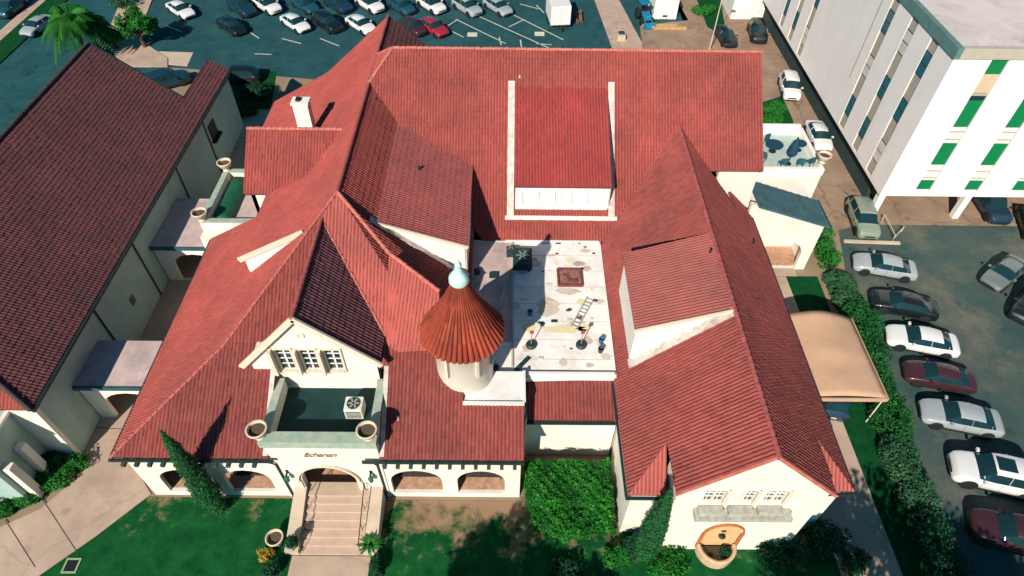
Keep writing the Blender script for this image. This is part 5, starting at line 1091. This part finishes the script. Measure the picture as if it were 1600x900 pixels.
# stations: x, half width, belt height, roof height (None = bonnet or boot), roof half width
KIND = {
 'sedan': ([(-2.36, .74, .66, None, 0), (-2.30, .82, .86, None, 0), (-2.1, .88, .96, None, 0), (-1.72, .90, .99, None, 0), (-1.05, .91, .98, 1.36, .60), (-.55, .91, .97, 1.43, .62), (.0, .91, .96, 1.45, .63), (.42, .91, .95, 1.41, .61), (1.15, .91, .95, None, 0), (1.75, .89, .86, None, 0), (2.15, .84, .74, None, 0), (2.34, .72, .60, None, 0)], 3, 8, .33),
 'suv': ([(-2.34, .80, .80, None, 0), (-2.28, .88, 1.02, None, 0), (-2.2, .92, 1.08, None, 0), (-1.85, .94, 1.09, 1.62, .66), (-1.2, .95, 1.08, 1.72, .69), (-.5, .95, 1.07, 1.74, .70), (.1, .95, 1.06, 1.73, .70), (.55, .95, 1.05, 1.66, .67), (1.2, .94, 1.06, None, 0), (1.8, .92, 1.00, None, 0), (2.18, .87, .90, None, 0), (2.34, .76, .70, None, 0)], 2, 8, .37),
 'hatch': ([(-2.05, .76, .78, None, 0), (-1.99, .84, .95, None, 0), (-1.9, .87, 1.0, None, 0), (-1.45, .89, 1.02, 1.40, .60), (-.9, .89, 1.0, 1.50, .63), (-.3, .89, .99, 1.53, .64), (.2, .89, .98, 1.52, .63), (.5, .89, .97, 1.46, .61), (1.15, .88, .99, None, 0), (1.6, .86, .92, None, 0), (1.92, .80, .80, None, 0), (2.06, .70, .64, None, 0)], 2, 8, .32),
}
TEMPL = {}
def car_template(kind):
    st, rw, fw, wr_ = KIND[kind]; sill = .24; rows = []
    for x, w_, zb, zr, rr_ in st:
        end = (x == st[0][0] or x == st[-1][0])
        lo = [(w_*.90, sill+(.12 if end else 0)), (w_, sill+.16+(.06 if end else 0)), (w_*1.01, (sill+zb)*.52), (w_*.985, zb-.10), (w_*.95, zb)]
        if zr is None: up = [(w_*.90, zb+.020), (w_*.72, zb+.050), (w_*.40, zb+.075), (0, zb+.085)]
        else: up = [(w_*.94, zb+.03), (rr_*1.04, zr-.07), (rr_*.86, zr), (0, zr+.035)]
        rows.append([(x, y, z) for y, z in lo+up])
    n = len(rows[0]); full = []; base = rows; seg = []; new = []
    for i in range(len(base)-1):       # two more stations in every span, rounded by a spline
        p0, p1, p2, p3 = base[max(i-1, 0)], base[i], base[i+1], base[min(i+2, len(base)-1)]
        for q in (0, 1/3, 2/3):
            row = []
            for k in range(n):
                pt = []
                for c in range(3):
                    a0, a1, a2, a3 = p0[k][c], p1[k][c], p2[k][c], p3[k][c]; lin = a1+(a2-a1)*q
                    cr = .5*((2*a1)+(-a0+a2)*q+(2*a0-5*a1+4*a2-a3)*q*q+(-a0+3*a1-3*a2+a3)*q**3)
                    pt.append(lin if c == 0 else lin+(cr-lin)*.75)
                row.append(tuple(pt))
            new.append(row); seg.append(i)
    new.append(base[-1])
    for r in new: full.append(r+[(x, -y, z) for x, y, z in r[-2::-1]])
    m_ = len(full[0]); V = [p for r in full for p in r]; groups = {'body': [], 'windscreen': [], 'rear_window': [], 'side_window': [], 'side_window2': []}
    for i in range(len(full)-1):
        gh = st[seg[i]][3] is not None; gh2 = st[seg[i]+1][3] is not None
        for k in range(m_-1):
            q = (i*m_+k, (i+1)*m_+k, (i+1)*m_+k+1, i*m_+k+1); kk = k if k < n-1 else m_-2-k   # mirrored index 0..n-2
            g = 'body'
            if kk == 5 and (gh or gh2): g = 'side_window' if k < n-1 else 'side_window2'
            if kk in (6, 7) and not gh and gh2: g = 'rear_window'
            if kk in (6, 7) and gh and not gh2: g = 'windscreen'
            groups[g].append(q)
    caps_ = [tuple(range(m_)), tuple((len(full)-1)*m_+k for k in range(m_-1, -1, -1))]
    bottom = [((i+1)*m_, i*m_, i*m_+m_-1, (i+1)*m_+m_-1) for i in range(len(full)-1)]
    t = {}
    def mk(name, faces, m, smooth=True):
        used = sorted({i for f in faces for i in f}); mp = {a_: b_ for b_, a_ in enumerate(used)}
        me = bpy.data.meshes.new(name); me.from_pydata([V[i] for i in used], [], [tuple(mp[i] for i in f) for f in faces]); me.materials.append(m)
        me.polygons.foreach_set('use_smooth', [smooth]*len(me.polygons)); me.update(); return me
    t['body'] = mk('body', groups['body']+caps_+bottom, PAINT['white'])
    for g in ('windscreen', 'rear_window', 'side_window', 'side_window2'): t[g] = mk(g.replace('2', ''), groups[g], CARG)
    # pillars as paint strips standing a little proud of the side glass
    mb = MB()
    def sidept(i, s, f, up):
        a_, b_ = rows[i][5], rows[i][6]; c_, d_ = rows[i+1][5], rows[i+1][6]
        lo_ = Vector(a_).lerp(Vector(c_), f); hi_ = Vector(b_).lerp(Vector(d_), f); p = lo_.lerp(hi_, up); return Vector((p.x, s*(p.y+.012), p.z))
    for s in (1, -1):
        for i, f in ((5, .45), (3 if kind == 'sedan' else 3, .35)):
            mb.bar(sidept(i, s, f, 0), sidept(i, s, f, 1.0), .07, .02, up=(1, 0, 0))
    me = bpy.data.meshes.new('pillar'); me.from_pydata(mb.v, [], mb.f); me.materials.append(PAINT['white']); t['pillar'] = me
    def mbm(name, b_, m, smooth=False):
        me = bpy.data.meshes.new(name); me.from_pydata(b_.v, [], b_.f); me.materials.append(m); me.polygons.foreach_set('use_smooth', [smooth]*len(me.polygons)); return me
    b_ = MB().lathe((0, 0, 0), [(wr_*.55, -.11), (wr_*.9, -.12), (wr_, -.08), (wr_, .08), (wr_*.9, .12), (wr_*.55, .11)], 18); b_.v = [(x, z, y) for x, y, z in b_.v]; t['tyre'] = mbm('tyre', b_, TYRE, True)
    b_ = MB().lathe((0, 0, 0), [(0, .085), (wr_*.2, .1), (wr_*.56, .095), (wr_*.58, .0)], 14); b_.v = [(x, z, y) for x, y, z in b_.v]; t['rim'] = mbm('rim', b_, RIM, True)
    b_ = MB().lathe((0, 0, 0), [(0, .0), (wr_*1.22, .0), (wr_*1.22, .012), (0, .012)], 18); b_.v = [(x, z, y) for x, y, z in b_.v]; t['arch'] = mbm('wheel_arch', b_, TRIMD)
    t['lamp'] = mbm('headlight', MB().add([(0, 0, 0), (-.22, .16, .02), (-.30, .17, .12), (-.06, 0, .12), (0, -.24, .01), (-.06, -.24, .12)], [(0, 1, 2, 3), (4, 0, 3, 5)]), LAMP)
    t['tail'] = mbm('tail_light', MB().box(-.02, .03, -.14, .14, -.07, .07), TAIL); t['mirror'] = mbm('mirror', MB().box(-.08, .08, -.10, .10, -.06, .07), TRIMD); t['plate'] = mbm('number_plate', MB().box(-.01, .01, -.17, .17, -.055, .055), PLATE)
    fx, rx_ = st[-1][0], st[0][0]; zf = st[-1][2]
    t['grille'] = mbm('grille', MB().box(fx-.06, fx+.012, -.42, .42, zf-.20, zf-.06).box(fx-.10, fx+.005, -.60, .60, .30, .40), TRIMD)
    t['seam'] = mbm('door_seam', MB().bar((0, st[5][1]*1.008, .36), (0, st[5][1]*.985, st[5][2]-.06), .018, .018), TRIMD)
    t['sill'] = mbm('sill', MB().box(-1.15, 1.15, st[5][1]*.99-.02, st[5][1]*.99+.02, .22, .34), TRIMD)
    t['sunroof'] = mbm('sunroof', MB().box(-.5, .45, -.42, .42, -.01, .012), CARG)
    TEMPL[kind] = t
    return t
def car(kind, col, px, py, hx, hy, lab, grp, scale=1.0, sunroof=False, roofcol=None, name='parked_car'):
    """centre on the ground from pixel (px,py); heading from the ground direction towards pixel (hx,hy)"""
    t = TEMPL.get(kind) or car_template(kind); st, rw, fw, wr_ = KIND[kind]
    c = G(px, py, .45); h = G(hx, hy, .45); rz = math.atan2(h[1]-c[1], h[0]-c[0])
    r = thing(name, lab, 'car', (c[0], c[1], 0.004), grp, rz); r.scale = (scale,)*3
    def put(k, loc=(0, 0, 0), par=r, flip=1, m=None):
        o = bpy.data.objects.new(t[k].name, t[k]); COL.objects.link(o); o.parent = par; o.location = loc
        if flip < 0: o.scale = (1, -1, 1)
        if m: o.material_slots[0].link = 'OBJECT'; o.material_slots[0].material = m
        return o
    P_ = PAINT[col]; b_ = put('body', m=P_)
    for k in ('windscreen', 'rear_window', 'side_window', 'side_window2'): put(k)
    put('pillar', m=P_)
    xr, xf = st[0][0]+.85, st[-1][0]-.88; hw_ = st[5][1]
    for x in (xr, xf):
        for s in (1, -1):
            w_ = put('tyre', (x, s*(hw_-.085), wr_)); put('rim', (0, 0, 0), w_, s); put('arch', (x, s*(hw_+.004), wr_+.02), r, s)
    for s in (1, -1):
        put('lamp', (st[-1][0]-.06, s*.60, st[-2][2]-.16), r, s); put('tail', (st[0][0]+.05, s*(st[1][1]-.16), st[1][2]-.10)); put('mirror', (st[7][0]+.42, s*(hw_+.10), st[7][2]+.10), m=P_)
    put('plate', (st[0][0]-.01, 0, .58)); put('grille')
    for s in (1, -1):
        put('sill', (0, 0, 0), r, s)
        for x in (-.95, -.02, .95): put('seam', (x, 0, 0), r, s)
    if sunroof: put('sunroof', (0, 0, st[5][3]+.028))
    return r
GA, GB_, GC = 'cars in the rear lot', 'cars nosed up to the side hedge', 'cars in the alley and carport'
d_ = (42, 26)
for kind, col, x, y, l in (('sedan', 'white', 283, 17, 'white sedan alone at the left end of the rear lot'), ('suv', 'navy', 378, 14, 'dark blue suv in the left pair of the rear lot'), ('sedan', 'black', 362, 42, 'black sedan in front of the dark blue suv'),
        ('suv', 'white', 418, 10, 'white suv in the rear row right of the dark blue suv'), ('sedan', 'white', 462, 38, 'white sedan at the left of the front row'), ('sedan', 'teal', 477, 9, 'dark teal sedan in the rear row between white suv and black car'),
        ('suv', 'black', 512, 38, 'black suv in the front row between two white sedans'), ('suv', 'navy', 528, 8, 'dark blue suv in the rear row above the black one'), ('sedan', 'white', 564, 40, 'white sedan in the front row beside the roof peak'),
        ('suv', 'white', 578, 8, 'white suv in the rear row left of the roof peak'), ('hatch', 'teal', 628, 12, 'dark teal hatchback right behind the roof peak'), ('hatch', 'maroon', 645, 44, 'maroon hatchback half hidden by the dark roof slope'),
        ('suv', 'white', 674, 9, 'white suv in the rear row behind the red car'), ('sedan', 'red', 677, 44, 'red sedan at the right of the front row'), ('suv', 'silver', 730, 13, 'silver suv second from the right in the rear row'), ('sedan', 'silver', 778, 12, 'silver sedan at the right end of the rear row')):
    car(kind, col, x, y, x+d_[0], y+d_[1], l, GA)
car('sedan', 'silver', 60, 42, 10, 75, 'silver sedan on the street left of the palm', 'cars on the street'); car('suv', 'teal', 18, 14, -30, 48, 'dark teal suv at the top left corner of the street', 'cars on the street')
car('suv', 'navy', 262, 128, 300, 118, 'dark blue car in the notch of the annex roof', 'cars behind the annex'); car('suv', 'black', 372, 122, 340, 122, 'black car just past the end of the annex roof', 'cars behind the annex')
for kind, col, x, y, x2, y2, l, sc, sr in (('sedan', 'silver', 1380, 418, 1335, 410, 'silver sedan farthest up the hedge row', 1.02, 0), ('sedan', 'black', 1410, 478, 1360, 468, 'black sedan second up the hedge row', 1.02, 0), ('sedan', 'white', 1438, 534, 1385, 524, 'white sedan between the black and the maroon cars', 1.04, 0),
        ('sedan', 'maroon', 1465, 590, 1412, 580, 'dark maroon sedan between white and silver cars', .98, 0), ('sedan', 'silver', 1498, 654, 1442, 643, 'silver sedan below the maroon car', 1.05, 0), ('suv', 'white', 1552, 744, 1478, 728, 'large white suv with dark sunroof', 1.1, 1), ('suv', 'maroon', 1585, 838, 1515, 820, 'dark maroon suv in the shade at the bottom right', 1.05, 0)):
    car(kind, col, x, y, x2, y2, l, GB_, sc, bool(sr))
for kind, col, x, y, x2, y2, l in (('suv', 'white', 1233, 138, 1240, 165, 'white suv in the alley beside the office block'), ('sedan', 'white', 1278, 214, 1290, 240, 'white sedan in the alley behind the east terrace'), ('suv', 'olive', 1347, 344, 1358, 372, 'pale olive suv by the corner column of the office block'),
        ('suv', 'navy', 1546, 322, 1566, 352, 'dark blue suv parked under the office block'), ('sedan', 'grey', 1568, 428, 1525, 462, 'grey sedan crossing the side lot'), ('suv', 'black', 1608, 478, 1575, 530, 'black suv at the right edge behind the grey sedan'), ('sedan', 'black', 1612, 352, 1622, 380, 'black sedan at the right edge under the office block'),
        ('sedan', 'black', 1134, 58, 1150, 84, 'black sedan by the lamp post at the rear'), ('suv', 'black', 1183, 52, 1193, 84, 'black suv in front of the small white outbuilding')):
    car(kind, col, x, y, x2, y2, l, GC)
car('suv', 'navy', 1296, 610, 1290, 560, 'dark vehicle mostly hidden under the tan canopy', GC)

# painted bays on the rear lot and the side lot
mk_ = MB(); bays = []
for i in range(9):
    a_, b_ = G(700+i*27-230*(i < 0), 30+i*2), G(742+i*27, 58+i*2)
def line(a_, b_, par, w_=.11):
    a_, b_ = G(*a_, .004), G(*b_, .004); MB().bar((a_[0], a_[1], .006), (b_[0], b_[1], .006), w_, .006).build('painted_line', LINE, par)
for a_, b_ in (((712, 30), (790, 68)), ((745, 24), (860, 76)), ((800, 22), (880, 62)), ((700, 40), (716, 30)), ((795, 42), (820, 30)), ((838, 68), (862, 70)), ((780, 58), (783, 70)), ((813, 62), (815, 74)), ((704, 48), (724, 58)), ((838, 8), (850, 20)), ((812, 6), (842, 14)), ((398, 84), (424, 85)), ((440, 60), (470, 68)), ((500, 60), (530, 72)), ((260, 40), (285, 50)), ((390, 50), (405, 60))): line(a_, b_, lot, .14)
for p_ in ((738, 54), (843, 53)):
    c_ = G(*p_); sheet('painted_square', [(c_[0]-.6, c_[1]-.55), (c_[0]+.6, c_[1]-.55), (c_[0]+.6, c_[1]+.55), (c_[0]-.6, c_[1]+.55)], .008, LINE, lot)

# ================================================================ small things at the back
p = G(873, 40); TR = thing('white_trailer', 'boxy white cargo trailer in the rear lot', 'trailer', (p[0], p[1], 0), None, .12)
box('box_body', -1.25, 1.25, -1.1, 3.0, .55, 2.9, mat('trailer_white', (.78, .72, .70, 1), .5, .06, 1, 0), TR, .06)
for s in (-1, 1):
    for y in (.6, 1.5):
        w_ = mesh('wheel', [(z*1.0+s*1.2, y+a_, b_+.34) for a_, b_, z in TEMPL['sedan'] and [(math.cos(q*math.pi/8)*.33, math.sin(q*math.pi/8)*.33, e_2) for e_2 in (-.1, .1) for q in range(16)]], [tuple(range(16)), tuple(range(31, 15, -1))]+[(q, (q+1) % 16, 16+(q+1) % 16, 16+q) for q in range(16)], TYRE, TR)
MB().bar((0, -1.1, .5), (0, -2.2, .45), .12).bar((-.6, -1.1, .5), (0, -2.0, .45), .08).bar((.6, -1.1, .5), (0, -2.0, .45), .08).build('drawbar', IRON, TR); MB().tube([(0, -2.0, 0), (0, -2.0, .6)], .04, 6).build('jack', IRON, TR)
for k in range(2): box('rear_door', -1.2+k*1.21, -.01+k*1.21, -1.16, -1.105, .65, 2.8, mat('trailer_white', (1, 1, 1, 1)), TR, .01)
p = G(905, 30); LD = thing('lumber_stack', 'brown lumber and branches heaped beside the white trailer', 'lumber', (p[0], p[1], 0))
for k in range(8): MB().bar((random.uniform(-.5, .5), -1.4, .1+.06*k), (random.uniform(-.6, .6), 1.3, .15+.07*k), .14, .06).build('board', mat('old_wood', (.26, .13, .07, 1), .9, .3, 4, .2), LD)
p = G(1005, 32); TK = thing('blue_tractor', 'bright blue compact loader tractor behind the house', 'tractor', (p[0], p[1], 0), None, -1.4)
BLT = PAINT['blue']; box('hood', .2, 1.7, -.38, .38, .75, 1.35, BLT, TK, .08); box('chassis', -1.1, 1.7, -.3, .3, .4, .745, IRON, TK, .03); box('seat', -.75, -.2, -.28, .28, .95, 1.1, TRIMD, TK, .04); box('backrest', -.85, -.72, -.28, .28, 1.0, 1.6, TRIMD, TK, .04)
box('canopy', -1.1, .3, -.65, .65, 2.2, 2.28, BLT, TK, .03)
for sx in (-1.0, .2):
    for sy in (-.58, .58): MB().tube([(sx, sy, .8), (sx, sy, 2.2)], .035, 6).build('canopy_post', IRON, TK)
for x, r_ in ((-.7, .7), (1.25, .45)):
    for s in (-1, 1):
        b_ = MB().lathe((0, 0, 0), [(0, -.15), (r_*.9, -.17), (r_, -.1), (r_, .1), (r_*.9, .17), (0, .15)], 18); mesh('wheel', [(vx+x, z+s*.68, vy+r_) for vx, vy, z in b_.v], b_.f, TYRE, TK, True)
for s in (-.45, .45): MB().bar((.3, s, 1.3), (2.3, s, .5), .1, .14).build('loader_arm', BLT, TK)
MB().box(2.2, 2.75, -.75, .75, .15, .22).box(2.2, 2.26, -.75, .75, .22, .7).box(2.2, 2.7, -.75, -.70, .22, .6).box(2.2, 2.7, .70, .75, .22, .6).build('bucket', BLT, TK); MB().tube([(.05, 0, 1.2), (-.15, 0, 1.5)], .03, 6).build('steering_column', IRON, TK)
p = G(1038, 30); SH = thing('white_shed', 'white flat roofed container shed behind the house', 'shed', (p[0], p[1], 0))
box('wall', -1.5, 1.5, 0, 5, 0, 2.5, WHITE, SH, .03); box('roof', -1.6, 1.6, -.1, 5.1, 2.5, 2.62, WHITE, SH, .03); box('door', -.5, .5, -.04, -.002, .05, 2.05, MATS['trailer_white'], SH, .01); box('door_vent', -.3, .3, -.06, -.042, .3, .55, DKM, SH)
for k, (px, py) in enumerate(((1030, 42), (1045, 46))):
    p = G(px, py); o = box('timber_beam', p[0]-2.2, p[0]+2.2, p[1]-.18, p[1]+.18, .02, .35, mat('yellow_timber', (.50, .30, .13, 1), .9, .25, 3, .2), None, .03); tag(o, ('long yellow timber beam in front of the container shed', 'long yellow timber beam nearest the roof ridge behind the house')[k], 'timber', 'timber beams at the back')
p = G(970, 62); o = thing('service_box', 'small pale service box with dark top near the roof ridge', 'utility box', (p[0], p[1], 0)); box('cabinet', -.5, .5, -.4, .4, 0, .7, CONCL, o, .03); box('lid', -.35, .35, -.1, .35, .7, .95, DKM, o, .03); box('pad', -.7, .7, -.6, .6, 0, .05, CONC, o)
p = G(1172, 30); OBD = thing('white_outbuilding', 'small white outbuilding with a framed door at the top right', 'building', (p[0], p[1], 0))
box('wall', -2.6, 2.6, 0, 7, 0, 3.4, WHITE, OBD); box('roof', -2.75, 2.75, -.15, 7.2, 3.4, 3.6, FLATW, OBD, .03); dr = box('door', -.1, .9, -.05, -.002, .05, 2.2, WHITE, OBD); 
for a_ in ((-.2, -.105, .05, 2.3), (.905, 1.0, .05, 2.3), (-.105, .905, 2.205, 2.3)): box('door_frame', a_[0], a_[1], -.07, -.002, a_[2], a_[3], TRIM, OBD)
box('handle', .75, .82, -.09, -.052, 1.0, 1.12, IRON, dr); box('fascia', -2.75, 2.75, -.2, -.152, 3.3, 3.6, TRIM, OBD)
p = G(1108, 80); LP = thing('lamp_post', 'slim pale lamp post behind the tiled ridge', 'lamp post', (p[0], p[1], 0)); MB().tube([(0, 0, 0), (0, 0, 7.2)], [.09, .05], 8).build('pole', CONCL, LP); MB().tube([(0, 0, 7.1), (.3, .3, 7.35), (.9, .5, 7.3)], .035, 6).build('arm', CONCL, LP); box('lamp_head', .7, 1.3, .35, .65, 7.2, 7.34, WHM, LP, .04); MB().lathe((0, 0, 0), [(.2, 0), (.2, .25), (.1, .3)], 10).build('base', CONC, LP)
# bollard rail at the office corner
for k, (a_, b_) in enumerate((((1318, 378), (1405, 381)),)):
    a3, b3 = G(*a_), G(*b_); o = MB().bar((a3[0], a3[1], .09), (b3[0], b3[1], .09), .28, .16).build('parking_kerb', CONCL); tag(o, 'pale concrete wheel stop by the olive suv', 'wheel stop')
a3, b3, c3 = G(1376, 348), G(1392, 380), G(1408, 362); o = wthing('pipe_rail', 'bent pale pipe rail at the corner of the office block', 'rail', (b3[0], b3[1], 0))
MB().tube([(a3[0], a3[1], 0), (a3[0], a3[1], .9), (b3[0], b3[1], .9), (b3[0], b3[1], 0)], .04, 6).build('rail', CONCL, o); MB().tube([(b3[0]+.01, b3[1], .6), (c3[0], c3[1], .6), (c3[0], c3[1], 0)], .04, 6).build('brace', CONCL, o)
for o in bpy.data.objects:
    if '_world' in o: del o['_world']
